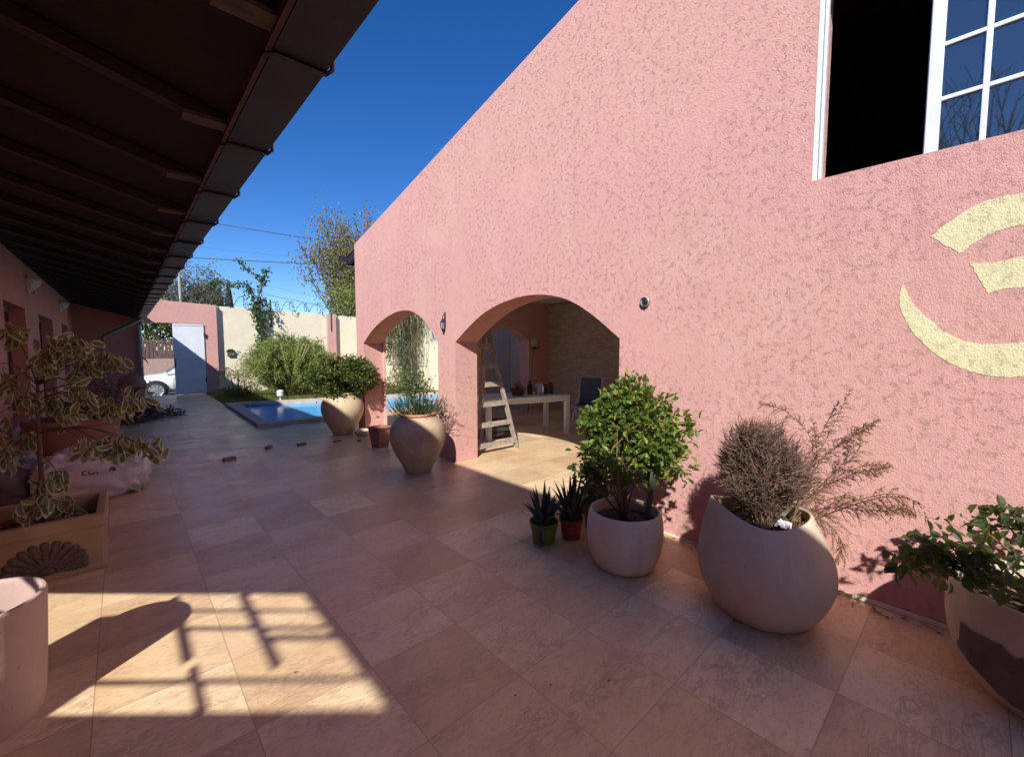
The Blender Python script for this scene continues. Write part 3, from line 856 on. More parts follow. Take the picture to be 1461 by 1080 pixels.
# ---------------------------------------------------------------- pots
def soil_disc(r, c, z, parent, bumpy=.02):
    mb = MB(); v = []; n = 28; rings = 7
    for i in range(rings + 1):
        for j in range(n):
            a = 2 * math.pi * j / n; q = r * i / rings
            v.append((c[0] + q * math.cos(a), c[1] + q * math.sin(a), z + (random.uniform(-bumpy, bumpy) if i < rings else -.005)))
    mb.add(v, [(i * n + j, i * n + (j + 1) % n, (i + 1) * n + (j + 1) % n, (i + 1) * n + j) for i in range(rings) for j in range(n)])
    for k in range(40):
        a = random.uniform(0, 6.28); q = r * .9 * math.sqrt(random.random()); s = random.uniform(.004, .014)
        mb.ball((c[0] + q * math.cos(a), c[1] + q * math.sin(a), z + bumpy * .5), s, 3, (1, 1, .6))
    return mb.build('soil', M['soil'], parent, True)
def wob(amp, seed):
    rr = random.Random(seed); k = [(rr.uniform(0, 6.28), rr.uniform(0, 6.28), rr.uniform(.5, 1)) for _ in range(4)]
    def f(p, i, t):
        s = 1 + amp * sum(w_ * math.sin((q + 1) * t + a + i * .25 + b_) for q, (a, b_, w_) in enumerate(k)) / 3
        return Vector((p.x * s, p.y * s, p.z))
    return f
def smoothprof(p, k=4):
    return [(max(q[0], 0.0), q[1]) for q in cr(p, k)]

def jar(name, c, H, rmax, label, mt, lipmat, seed):
    t = thing(name, (c[0], c[1], 0), label, 'potted plant')
    s = rmax; 
    prof = smoothprof([(.40 * s, 0), (.46 * s, .015 * H), (.66 * s, .2 * H), (.90 * s, .42 * H), (1.0 * s, .62 * H), (.93 * s, .80 * H), (.72 * s, .93 * H), (.60 * s, .965 * H)], 4)
    MB().lathe(prof, (c[0], c[1], 0), 48, wob(.018, seed)).build('pot', mt, t, True)
    lip = smoothprof([(.60 * s, .955 * H), (.66 * s, .975 * H), (.67 * s, 1.0 * H), (.62 * s, 1.012 * H), (.56 * s, .99 * H), (.55 * s, .9 * H)], 3)
    MB().lathe(lip, (c[0], c[1], 0), 48, wob(.012, seed), cap=False).build('rim', lipmat, t, True)
    soil_disc(.57 * s, c, .93 * H, t)
    return t

def leafy(mb, c, rad, k, per, spread, L, Wd, up=.5, jit=.8, shell=.75, mi=0, droop=0):
    P, out, C = clumps(c, rad, k, per, spread, shell)
    n = len(P)
    D = out * .8 + rng.normal(size=(n, 3)) * jit + np.array([0, 0, up - droop])
    Nn = rng.normal(size=(n, 3)) * .6 + np.array([0, 0, 1.])
    mb.leaves(P, D, Nn, L * rng.uniform(.65, 1.2, n), Wd * rng.uniform(.7, 1.2, n), mi=mi)
    return C
def twigs(mb, root, targets, r0, bend=.12, n=5, sag=0):
    root = Vector(root)
    for q in targets:
        q = Vector(q)
        m1 = root.lerp(q, .4) + Vector((random.gauss(0, bend), random.gauss(0, bend), abs(random.gauss(0, bend)))) * (q - root).length
        pts = cr([root, m1, q], 4)
        mb.tube(pts, [r0 * (1 - .75 * i / (len(pts) - 1)) for i in range(len(pts))], n)

# jar with the dense round bush, at the first pillar
t = jar('potted_bush', (2.83, 7.56), .73, .36, 'round pale clay jar with a dense dark bush at the pillar by the pool', M['clay'], M['clay'], 3)
mb = MB(); C = leafy(mb, (2.88, 7.58, .99), (.53, .5, .31), 110, 85, .15, .055, .032, .5, 1.0, .7)
sb = MB(); twigs(sb, (2.83, 7.56, .66), [tuple(q) for q in C[:26]], .014); sb.build('stem', M['stem'], t, True); mb.build('foliage', LM['jar'], t)
# jar with the white flowering bush
t = jar('potted_bush', (2.62, 4.58), .72, .335, 'biggest clay jar with orange lip and loose flowering bush between the arches', M['clay2'], M['terracotta'], 5)
mb = MB(); C1 = leafy(mb, (2.62, 4.62, 1.02), (.17, .17, .20), 30, 18, .25, .045, .022, .3, 1.0, .5)
P_, o_, C2 = clumps((2.62, 4.6, .80), (.26, .22, .07), 30, 12, .3, .6)
B = P_ - np.array([0, 0, .05]); mb.blades(B, P_ + o_ * .07 + np.array([0, 0, .05]), .011)
sb = MB(); twigs(sb, (2.62, 4.6, .66), [tuple(q) for q in C1[:14]], .008); sb.build('stem', M['stem'], t, True); mb.build('foliage', LM['ivy'], t)
for k in range(7):
    fl_ = MB()
    q = C1[k * 3]; P5 = np.repeat([q], 9, 0); fl_.leaves(P5, unit(9) + np.array([0, 0, .4]), unit(9), .026, .022)
    fl_.build('flower', LM['flower'], t)
mb = MB()
for k in range(16):
    a = random.uniform(-1.2, 1.4); b0 = Vector((2.8, 4.5, .70)); ln = random.uniform(.12, .3)
    tip = b0 + Vector((math.cos(a) * ln, math.sin(a) * ln * .5 - .02, random.uniform(-.12, .2)))
    mb.tube(cr([b0, b0.lerp(tip, .5) + Vector((0, 0, .05)), tip], 3), .003, 3)
    mb.leaves([tip, tip], [(1, 0, -.5), (.3, -.6, .1)], [(0, 0, 1)] * 2, .06, .015)
mb.build('trailing_shoots', LM['dryfrond'], t)
# small tapered terracotta pot between the jars
t = thing('square_pot', (2.86, 6.15, 0), 'small weathered tapered square pot between the two clay jars', 'pot')
mb = MB(); v = []
prof = [(.095, 0), (.135, .29), (.145, .29), (.145, .315), (.12, .315), (.10, .1)]
for r_, z in prof:
    for k in range(4):
        a = math.pi / 4 + k * math.pi / 2 + .25; v.append((2.86 + r_ * 1.3 * math.cos(a), 6.15 + r_ * 1.3 * math.sin(a), z))
mb.add(v, [(i * 4 + j, i * 4 + (j + 1) % 4, (i + 1) * 4 + (j + 1) % 4, (i + 1) * 4 + j) for i in range(5) for j in range(4)] + [(3, 2, 1, 0), (20, 21, 22, 23)])
mb.build('pot', M['terradull'], t, bevel=.006)
mb = MB().lathe(smoothprof([(.06, 0), (.10, .01), (.14, .06), (.15, .085), (.14, .085), (.10, .03), (.0, .02)], 3), (3.02, 7.2, 0), 24)
tag(mb.build('dish', M['potgrey'], None, True), 'shallow pale dish on the floor right of the bush jar', 'dish')

# aloes
def aloe(c, H, r0, r1, potm, label, nl, hh, band):
    t = thing('potted_aloe', (c[0], c[1], 0), label, 'potted plant', None)
    prof = [(r0, 0), (r0 * 1.02, .01), (r1 * .97, H * .80), (r1, H * .80), (r1 * 1.04, H * .83), (r1 * 1.06, H), (r1 * .98, H), (r1 * .93, H * .85), (r1 * .9, H * .5)]
    MB().lathe(prof, (c[0], c[1], 0), 32).build('pot', potm, t, True, autos=True)
    soil_disc(r1 * .93, c, H * .87, t, .008)
    for k in range(nl):
        a = k * 2.4 + random.uniform(-.3, .3); tilt = .06 + .6 * (k / nl) ** 1.2; ln = hh * random.uniform(.75, 1.1) * (1.05 - .35 * k / nl)
        mb = MB(); v = []; nn = 9
        d = Vector((math.cos(a), math.sin(a), 0)); sd = Vector((-math.sin(a), math.cos(a), 0))
        for i in range(nn):
            s = i / (nn - 1); th = tilt + .45 * s * tilt * 1.6
            p = Vector((c[0], c[1], H * .85)) + d * (r1 * .25 + ln * s * math.sin(th)) + Vector((0, 0, ln * s * math.cos(th)))
            nrm = (d * -math.cos(th) + Vector((0, 0, math.sin(th))))
            w_ = .027 * (1 - s ** 1.7) + .001
            for q, up in ((-1, .35), (-.45, -.1), (0, -.25), (.45, -.1), (1, .35), (.5, -.75), (0, -.95), (-.5, -.75)):
                v.append(p + sd * w_ * q + nrm * w_ * up * .8)
        mb.add(v, [(i * 8 + j, i * 8 + (j + 1) % 8, (i + 1) * 8 + (j + 1) % 8, (i + 1) * 8 + j) for i in range(nn - 1) for j in range(8)])
        mb.build('leaf', LM['aloe'], t, True)
    return t
t = aloe((2.37, 2.23), .165, .085, .108, M['greenplastic'], 'dark aloe in a bright green plastic pot beside the white planters', 18, .33, 0)
MB().tube(cr([(2.27, 2.17, .16), (2.25, 2.15, .12), (2.265, 2.16, .05), (2.28, 2.17, .0)], 4), [.012] * 13, 6).leaves(np.array([(2.26, 2.15, .1), (2.26, 2.16, .06)]), [(-1, 0, -1), (-.5, -1, -1)], [(0, 0, 1)] * 2, .05, .03).build('hanging_shoot', LM['aloe'], t)
aloe((2.58, 2.13), .165, .07, .092, M['redplastic'], 'dark aloe in a small red plastic pot between green pot and white pot', 18, .38, 0)

# round white pot with the leafy citrus bush
c = (2.53, 1.61)
t = thing('potted_shrub', (c[0], c[1], 0), 'round off white pot with bright yellow green bush before the big arch', 'potted plant')
prof = smoothprof([(.17, .0), (.205, .02), (.245, .12), (.258, .24), (.25, .34), (.237, .385), (.228, .392), (.222, .38), (.225, .30), (.22, .2)], 4)
MB().lathe(prof, (c[0], c[1], 0), 56, wob(.006, 2)).build('pot', M['potwhite'], t, True)
soil_disc(.226, c, .315, t, .015)
mb = MB()
C = leafy(mb, (2.60, 1.63, .87), (.27, .29, .30), 78, 28, .13, .058, .034, .35, .95, .72)
C3 = leafy(mb, (2.59, 1.64, 1.13), (.13, .14, .15), 24, 18, .25, .052, .031, .6, .9, .8)
leafy(mb, (2.64, 1.40, .91), (.16, .15, .17), 28, 20, .22, .056, .034, .3, .9, .8)
leafy(mb, (2.55, 1.83, .93), (.12, .12, .13), 18, 18, .25, .05, .03, .4, .9, .8)
leafy(mb, (2.66, 1.33, .72), (.12, .1, .10), 10, 14, .3, .05, .03, .1, .9, .8)
for k in range(16):   # shoots sticking out of the crown
    d = Vector(unit(1)[0]); d.z = abs(d.z) * .9 + .1; b0 = Vector((2.60, 1.62, .92)) + d * .27; e1 = b0 + d * random.uniform(.06, .13)
    Q = np.array([b0.lerp(e1, q / 7) for q in range(8)]); mb.leaves(Q, unit(8) * .8 + np.array(d), unit(8) + np.array([0, 0, .8]), rng.uniform(.03, .05, 8), rng.uniform(.018, .028, 8))
sb = MB(); twigs(sb, (c[0] - .005, c[1], .31), [tuple(q) for q in list(C[:9]) + list(C3[:4])], .009)
sb.tube([(c[0], c[1], .30), (c[0], c[1] + .01, .55)], .017, 7)
sb.build('stem', M['stem'], t, True); mb.build('foliage', LM['bush'], t)
mb = MB(); mb.tube(cr([(2.55, 1.45, .31), (2.56, 1.445, .45), (2.575, 1.44, .55)], 4), [.016, .017, .018, .018, .019, .02, .02, .018, .012], 8)
mb.ball((2.575, 1.425, .63), .085, 9, (.55, .16, 1)); mb.ball((2.59, 1.46, .47), .06, 8, (.25, .3, 1.0))
mb.build('cactus_pad', LM['aloe'], t, True)
# dark trailing plant behind the white pot
t = thing('potted_creeper', (2.88, 2.12, 0), 'dark leafy plant in shade behind the white round pot', 'potted plant')
MB().lathe([(.08, 0), (.11, .2), (.115, .2), (.115, .22), (.10, .22), (.09, .1)], (2.88, 2.12, 0), 24).build('pot', M['terradull'], t, True, autos=True)
mb = MB(); C = leafy(mb, (2.86, 2.08, .50), (.15, .15, .32), 34, 14, .2, .07, .042, .1, .9, .7, droop=.4); mb.build('foliage', LM['dark'], t)
sb = MB(); twigs(sb, (2.88, 2.12, .15), [tuple(q) for q in C[:12]], .008); sb.build('stem', M['stem'], t, True)

# tall pear-shaped pot with wavy rim: dry conifer and dry fronds
c = (2.67, .78)
t = thing('potted_conifer', (c[0], c[1], 0), 'tall pear shaped off white pot with slanted rim holding a dried brown conifer', 'potted plant')
prof = smoothprof([(.20, 0), (.24, .012), (.30, .10), (.342, .22), (.338, .34), (.305, .46), (.27, .55), (.256, .585), (.246, .592), (.238, .58), (.25, .52), (.28, .42)], 4)
npf = len(prof)
def tallwarp(p, i, th):
    k = max(0, (p.z - .30) / .30)
    # the rim rises on the far left side and dips towards the viewer on the right
    rise = .014 * math.cos(th - 2.2) + .026 * math.cos(2 * (th - 2.2)) + .010 * math.sin(3 * th + .6)
    return Vector((p.x - .02 * k, p.y + .03 * k, p.z + rise * k * k))
MB().lathe(prof, (c[0], c[1], 0), 64, tallwarp).build('pot', M['potgrey'], t, True)
soil_disc(.25, (c[0] - .01, c[1] + .015), .50, t, .02)
mb = MB(); sb = MB()
root = np.array((2.66, .80, .50))
for k in range(210):
    d = unit(1)[0]
    while d[2] < -.25: d = unit(1)[0]
    cc = np.array((2.67, .815, .785)); end = cc + d * np.array([.195, .19, .255]) * random.uniform(.80, 1.06) * (1 + .13 * math.sin(2.3 * math.atan2(d[1], d[0]) + 3 * d[2]) + .08 * math.sin(5 * d[2] + 4 * d[0]))
    if k % 7 == 0: end = cc + (end - cc) * random.uniform(1.05, 1.22)
    mid = cc * .5 + root * .5 + (end - cc) * .42 + rng.normal(0, .015, 3)
    pts = cr([root + rng.normal(0, .02, 3), mid, end], 5)
    sb.tube(pts, [.0045 * (1 - .8 * i / 10) for i in range(len(pts))], 3)
    Q = np.array(pts[4:]); ax = (end - mid) / np.linalg.norm(end - mid)
    for rep_ in range(9):
        b_ = Q + rng.normal(0, .012, Q.shape)
        dd = ax + rng.normal(0, .5, Q.shape)
        tip = b_ + dd * rng.uniform(.025, .055, (len(Q), 1))
        mb.blades(b_, tip, .007)
        for s_ in (.35, .7):
            b2 = b_ + (tip - b_) * s_
            mb.blades(b2, b2 + (dd + rng.normal(0, .8, Q.shape)) * .022, .006)
sb.build('stem', M['stem'], t, True); mb.build('foliage', LM['drycon'], t)
# crumpled paper stuck in the soil
pp = MB(); nn = 7; v = []
for i in range(nn):
    for j in range(nn):
        v.append((2.58 + .08 * i / nn, .64 + .08 * j / nn, .535 + random.uniform(0, .022) + .012 * math.sin(i * 1.3)))
pp.add(v, [(i * nn + j, i * nn + j + 1, (i + 1) * nn + j + 1, (i + 1) * nn + j) for i in range(nn - 1) for j in range(nn - 1)])
tag(pp.build('paper_scrap', M['bag']), 'crumpled white scrap on the soil of the tall pot', 'paper')
fr = MB(); fs = MB()
def frond(pts, sub, r0=.004, tw=.15):
    P = cr(pts, 9)
    fs.tube(P, [r0 * (1 - .8 * i / (len(P) - 1)) for i in range(len(P))], 4)
    for i in range(3, len(P)):
        for s in range(sub):
            s0 = i / len(P); d = (P[i] - P[i - 1]); d = d / (np.linalg.norm(d) + 1e-9)
            sd = np.cross(d, unit(1)[0]); sd /= np.linalg.norm(sd)
            ln = tw * random.uniform(.4, 1) * (1.25 - s0)
            q1 = P[i] + (d * .6 + sd * .8) * ln * .5; q2 = q1 + (d * .5 + sd * .45 + np.array([0, 0, -.55])) * ln * .6
            fs.tube([P[i], q1, q2], [.0016, .0013, .0007], 3)
            k = 7; tt = rng.random((k, 1)); B = P[i] + (q1 - P[i]) * tt; B2 = q1 + (q2 - q1) * tt
            for bb in (B, B2):
                fr.blades(bb, bb + (d * .5 + np.array([0, 0, -.7]) + rng.normal(0, .45, (k, 3))) * .017, .0035)
D0 = 2.62
def A(x, y, dz=0): return np.array(at(x, y, D0 + dz - (x - 1090) * .0012))
base_f = A(1130, 745, -.15)
frond([base_f, A(1150, 680), A(1185, 615), A(1212, 558)], 2)
frond([base_f, A(1170, 660), A(1215, 620), A(1250, 600)], 2)
frond([base_f, A(1180, 690), A(1230, 665), A(1268, 662)], 2)
frond([base_f, A(1160, 640), A(1125, 590), A(1086, 575)], 2)
frond([base_f, A(1200, 720), A(1280, 705), A(1342, 742)], 2, .005)
frond([base_f, A(1190, 710), A(1250, 720), A(1300, 728)], 2)
frond([base_f, A(1170, 740, -.1), A(1200, 770, -.1), A(1195, 800, -.12)], 2)
frond([base_f, A(1150, 750, -.25), A(1172, 800, -.3), A(1163, 840, -.32)], 2)
frond([base_f, A(1150, 700), A(1165, 650), A(1160, 600)], 2)
frond([base_f, A(1190, 680), A(1225, 640), A(1222, 610)], 2)
frond([base_f, A(1140, 760, -.25), A(1135, 770, -.33), A(1115, 772, -.36)], 2)
fs.build('dry_frond', M['stem'], t, True); fr.build('dry_leaves', LM['dryfrond'], t)

# right-hand bowl pot with the dark shrub
c = (2.83, -.305)
t = thing('potted_shrub', (c[0], c[1], 0), 'wide bowl pot with peeling bare patch and dark leaved shrub', 'potted plant')
prof = smoothprof([(.20, 0), (.24, .012), (.32, .13), (.355, .27), (.36, .39), (.352, .465), (.345, .48), (.332, .475), (.335, .40), (.33, .30)], 4)
MB().lathe(prof, (c[0], c[1], 0), 64, wob(.006, 9)).build('pot', M['potgrey'], t, True)
pv = []; pf = []
# bare patch: a ragged skin 2 mm proud of the pot
def potr(z):
    for (ra, za), (rb_, zb) in zip(prof, prof[1:]):
        if za <= z <= zb: return ra + (rb_ - ra) * (z - za) / max(zb - za, 1e-6)
    return .36
mb = MB(); na = 40; nz = 12; cols = []
for i in range(na):
    a = R(118 + 120 * i / (na - 1)); top = .32 + .015 * math.sin(i * .9) + random.uniform(-.01, .012) - (.10 if i < 2 else 0); bot = .07 + random.uniform(-.01, .01) + .12 * max(0, 1 - i / 10)
    for k in range(nz):
        z = bot + (top - bot) * k / (nz - 1); r_ = potr(z) * 1.012 + .003
        pv.append((c[0] + r_ * math.cos(a), c[1] + r_ * math.sin(a), z))
mb.add(pv, [(i * nz + k, (i + 1) * nz + k, (i + 1) * nz + k + 1, i * nz + k + 1) for i in range(na - 1) for k in range(nz - 1)])
mb.build('bare_patch', M['peel'], t, True)
soil_disc(.335, c, .40, t, .02)
mb = MB(); sb = MB()
tips = [at(x, y, d) for x, y, d in ((1292, 800, 1.80), (1318, 786, 1.85), (1345, 776, 1.75), (1350, 806, 1.72), (1382, 792, 1.70), (1398, 752, 1.85), (1430, 738, 1.85), (1458, 752, 1.8), (1408, 806, 1.62), (1436, 826, 1.6), (1385, 826, 1.68), (1480, 766, 1.8), (1500, 800, 1.7), (1490, 836, 1.6), (1462, 806, 1.9), (1530, 750, 1.8), (1540, 820, 1.7), (1322, 812, 1.85))]
for q in tips:
    q = q + Vector((0, 0, .02)); P_ = np.array(q) + rng.normal(0, .036, (26, 3)); n = len(P_)
    mb.leaves(P_, rng.normal(size=(n, 3)) * .8 + np.array([-.1, 0, -.35]), rng.normal(size=(n, 3)) * .5 + np.array([0, 0, 1]), rng.uniform(.04, .075, n), rng.uniform(.024, .04, n))
twigs(sb, (c[0] - .03, c[1] + .02, .39), tips, .009, .1)
sb.build('stem', M['stem'], t, True); mb.build('foliage', LM['dark'], t)
mb = MB()
for k in range(30):
    a = random.uniform(0, 6.28); q = .3 * math.sqrt(random.random()); p = Vector((c[0] + q * math.cos(a), c[1] + q * math.sin(a), .36))
    mb.tube([p, p + Vector((random.gauss(0, .05), random.gauss(0, .05), random.uniform(.03, .12)))], .0018, 3)
mb.build('dry_stalks', M['stem'], t)

# near pot at the lower left edge
c = (-.506, 2.62)
t = thing('tall_pot', (c[0], c[1], 0), 'tall empty pinkish grey pot cut off by the lower left corner of the photo', 'pot')
prof = smoothprof([(.190, 0), (.197, .02), (.212, .25), (.221, .45), (.223, .492), (.214, .50), (.200, .49), (.196, .42), (.18, .1), (0, .09)], 4)
MB().lathe(prof, (c[0], c[1], 0), 56, wob(.004, 4)).build('pot', M['potpink'], t, True)

# ---------------------------------------------------------------- shell planter with the variegated shrub
t = thing('shell_planter', (-.6, 4.3, 0), 'ochre rectangular planter with a brown shell relief on the left', 'planter')
x0, x1, y0, y1, H = -1.0, -.145, 3.975, 4.62, .385
mb = MB()
def ring(x0, x1, y0, y1, z): return [(x0, y0, z), (x1, y0, z), (x1, y1, z), (x0, y1, z)]
v = []
for d, z in ((.025, 0), (0, .0), (0.0, .03), (.02, .045), (.012, .29), (-.006, .31), (-.006, H), (.045, H), (.055, .2)):
    v += ring(x0 + d, x1 - d, y0 + d, y1 - d, z)
mb.add(v, [(i * 4 + j, i * 4 + (j + 1) % 4, (i + 1) * 4 + (j + 1) % 4, (i + 1) * 4 + j) for i in range(8) for j in range(4)] + [(3, 2, 1, 0), (32, 33, 34, 35)])
mb.build('box', M['planter'], t, bevel=.008)
# shell relief: fan of ribs on the long side
sh = MB(); cx_, cz_ = -.43, .055
for k in range(13):
    a = R(2 + 176 * k / 12); ln = .125 + .03 * math.sin(math.pi * k / 12)
    for s in range(9):
        q = .03 + ln * s / 8
        sh.ball((cx_ + q * 1.12 * math.cos(a), y0 + .014, cz_ + q * math.sin(a)), .010 + .0135 * s / 8, 5, (1, .75, 1))
sh.ball((cx_, y0 + .012, cz_ + .01), .03, 6, (1.3, .7, .8))
for s in (-1, 1):
    for k in range(8):
        a = k * .8; sh.ball((cx_ + s * (.115 + .022 * math.cos(a)), y0 + .014, cz_ + .022 * math.sin(a)), .009, 4)
sh.build('shell_relief', M['shell'], t, True)
MB().box(x0 + .06, x1 - .06, y0 + .06, y1 - .06, .22, .26).build('soil', M['soil'], t)
for k, (x, y) in enumerate(((-.53, 4.16), (-.60, 4.19), (-.66, 4.1))):
    mb = MB().lathe([(.03, 0), (.042, .10), (.046, .10), (.047, .125), (.041, .125), (.036, .06), (0, .05)], (x * 1, y, .26), 20)
    tag(mb.build('flower_pot', M['redplastic'], None, True, autos=True), ('small red plastic pot in the shell planter nearest its dark corner', 'small red plastic pot in the shell planter, middle of three', 'small red plastic pot in the shell planter at the photo edge')[k], 'flower pot', 'red pots in the planter')

t = thing('variegated_shrub', (-.47, 4.32, .26), 'variegated shrub with drooping cream edged leaves growing from the shell planter', 'shrub')
cl = [(68, 492), (95, 480), (118, 490), (146, 508), (172, 512), (55, 515), (128, 524), (10, 545), (35, 570), (72, 572), (95, 588), (120, 560), (12, 470), (150, 575), (178, 578), (200, 566), (30, 628), (8, 645), (122, 632), (152, 634), (184, 630), (208, 634), (85, 682), (60, 694), (50, 722), (92, 718), (22, 742), (-15, 600), (-20, 520)]
def curlleaf(mb, p, d, L, w_):
    d = Vector(d).normalized(); s = d.cross(Vector((0, 0, 1)))
    if s.length < .1: s = Vector((1, 0, 0))
    s.normalize(); u = s.cross(d); tw = random.gauss(0, .7); s2 = s * math.cos(tw) + u * math.sin(tw); u2 = u * math.cos(tw) - s * math.sin(tw)
    curl = random.uniform(.8, 2.3); n = 6; v = []; pos = Vector(p)
    sx_ = (-1, -.70, 0, .70, 1)
    for i in range(n):
        q = i / (n - 1); a = curl * q
        tdir = d * math.cos(a) - u2 * math.sin(a); nd = u2 * math.cos(a) + d * math.sin(a)
        if i: pos = pos + tdir * L / (n - 1)
        ww = w_ * math.sin(math.pi * min(.97, .06 + q * .93)) ** .8
        for x in sx_: v.append(pos + s2 * ww * x * .5 + nd * ww * (.13 * abs(x) - .03))
    f = []; mi = []
    for i in range(n - 1):
        for j in range(4):
            f.append((i * 5 + j, i * 5 + j + 1, (i + 1) * 5 + j + 1, (i + 1) * 5 + j)); mi.append(1 if j in (0, 3) or i == n - 2 else 0)
    o = mb.n; mb.add(v, f); mb.mi[-len(f):] = mi
lf = MB(); sb = MB(); tr = [Vector((-.46, 4.32, .24)), Vector((-.455, 4.33, .7)), Vector((-.45, 4.34, 1.05)), Vector((-.44, 4.35, 1.3))]
T_ = cr(tr, 5); sb.tube(T_, [.017 - .0006 * i for i in range(len(T_))], 7)
for (x, y) in cl:
    dpt = 2.86 + random.uniform(-.24, .24)
    q = at(x, y, dpt)
    j = max(0, min(len(T_) - 2, int((q.z - .35) / 1.0 * len(T_))))
    st = Vector(T_[j]); sb.tube(cr([st, st.lerp(q, .5) + Vector((0, 0, .07)), q], 4), [.006, .0056, .005, .0045, .004, .0036, .003, .0025, .002], 4)
    for k in range(22):
        s = random.random(); p = st.lerp(q, .80 + .28 * s) + Vector([random.gauss(0, .030) for _ in range(3)])
        d = Vector((random.gauss(0, 1), random.gauss(0, 1), random.gauss(-.9, .45)))
        curlleaf(lf, p, d, random.uniform(.075, .115), random.uniform(.032, .046))
sb.build('stem', M['stem'], t, True); lf.build('foliage', [LM['varg'], LM['vary']], t, True)

# ---------------------------------------------------------------- sacks, big pots and debris on the left
from mathutils import noise as mn
from mathutils.bvhtree import BVHTree
def sack(name, c, sx, sy, sz, m, seed, rot=0):
    n = 40; v = []
    for i in range(n + 1):
        ph = math.pi * i / n
        for j in range(2 * n):
            th = math.pi * j / n
            def se(x, e): return math.copysign(abs(x) ** e, x)
            x = se(math.sin(ph), .42) * se(math.cos(th), .38); y = se(math.sin(ph), .42) * se(math.sin(th), .38); z = se(math.cos(ph), .62)
            p = Vector((x * sx, y * sy, z * sz * (1 - .25 * abs(x) ** 3)))
            k = mn.noise(p * 5 + Vector((seed, 0, 0))) * .035 + (1 - abs(mn.noise(p * 8 + Vector((0, seed, 3))))) ** 8 * .05 - (1 - abs(mn.noise(p * 11 + Vector((seed, 3, 0))))) ** 9 * .03 + mn.noise(p * 17) * .008
            p += Vector((x, y, z)) * k
            p.z = max(p.z, -sz * .9)
            q = Matrix.Rotation(rot, 3, 'Z') @ p
            v.append((c[0] + q.x, c[1] + q.y, c[2] + q.z))
    m2 = 2 * n
    f = [(i * m2 + j, (i + 1) * m2 + j, (i + 1) * m2 + (j + 1) % m2, i * m2 + (j + 1) % m2) for i in range(n) for j in range(m2)]
    return MB().add(v, f)
t = thing('cement_sack', (-.27, 6.15, 0), 'crumpled white woven sack with dark blue print behind the planter', 'sack')
bm_ = sack('b', (-.27, 6.15, .215), .42, .31, .24, M['bag'], 2.3, R(-8))
bag = bm_.build('bag', M['bag'], t, True)
bvh = BVHTree.FromPolygons([Vector(q) for q in np.concatenate(bm_.v).tolist()], bm_.f)
def printon(mb, verts, faces, origin, xdir, zdir, size, raydir=(.05, 1, -.15)):
    out = []
    rd = Vector(raydir).normalized()
    for (x, z) in verts:
        p = Vector(origin) + Vector(xdir) * x * size + Vector(zdir) * z * size
        hit = bvh.ray_cast(p - rd * 1.0, rd)[0]
        out.append((hit if hit is not None else p) - rd * .003)
    mb.add(out, faces)
def textmesh(s):
    cu = bpy.data.curves.new('t', 'FONT'); cu.body = s; cu.size = 1; cu.resolution_u = 4
    ob = bpy.data.objects.new('t', cu); COL.objects.link(ob)
    dg = bpy.context.evaluated_depsgraph_get(); me = bpy.data.meshes.new_from_object(ob.evaluated_get(dg))
    vv = [(q.co.x, q.co.y) for q in me.vertices]; ff = [tuple(q.vertices) for q in me.polygons]
    bpy.data.objects.remove(ob); bpy.data.curves.remove(cu); bpy.data.meshes.remove(me)
    return vv, ff
pr = MB(); vv, ff = textmesh('col')
xd = Vector((.98, -.14, 0)); zd = Vector((0, .25, .97))
printon(pr, vv, ff, (-.36, 5.8, .27), xd, zd, .105)
n = 20
def circ(r_): return [(0, 0)] + [(r_ * math.cos(2 * math.pi * k / n), r_ * math.sin(2 * math.pi * k / n)) for k in range(n)], [(0, 1 + k, 1 + (k + 1) % n) for k in range(n)]
a_, b_ = circ(.026); printon(pr, a_, b_, (-.135, 5.76, .30), xd, zd, 1)
pr.build('print', M['navy'], t)
o = sack('g', (-.86, 6.35, .19), .17, .30, .21, M['greybag'], 8.1).build('rubbish_sack', M['greybag'], None, True)
tag(o, 'dark grey plastic sack slumped against the left wall beside the white sack', 'sack')
t = thing('large_pot', (-.5, 7.75, 0), 'large terracotta pot with dead grey twigs behind the white sack', 'potted plant')
prof = smoothprof([(.28, 0), (.33, .02), (.40, .3), (.43, .54), (.45, .55), (.455, .62), (.42, .625), (.40, .55), (.38, .4)], 3)
MB().lathe(prof, (-.5, 7.75, 0), 44).build('pot', M['terradull'], t, True)
soil_disc(.39, (-.5, 7.75), .55, t)
mb = MB()
for k in range(120):
    b0 = Vector((-.42 + random.gauss(0, .13), 7.75 + random.gauss(0, .13), .55)); e1 = b0 + Vector((random.gauss(.12, .2), random.gauss(0, .2), random.uniform(.2, .62)))
    mb.tube(cr([b0, b0.lerp(e1, .5) + Vector((random.gauss(0, .05), random.gauss(0, .05), .05)), e1], 3), [.006, .005, .005, .004, .003, .002, .002], 4)
    P_ = np.array([b0.lerp(e1, random.uniform(.4, 1)) for _ in range(8)]); mb.leaves(P_, unit(8) + np.array([0, 0, -.6]), unit(8), .05, .02)
mb.build('dead_twigs', M['palebranch'], t)
mb = MB().lathe(smoothprof([(.14, 0), (.18, .02), (.22, .3), (.23, .42), (.21, .42), (.19, .2), (0, .18)], 3), (-.80, 8.6, 0), 30)
tag(mb.build('round_pot', M['potgrey'], None, True), 'plain grey pot between the terracotta pot and the left wall', 'pot')
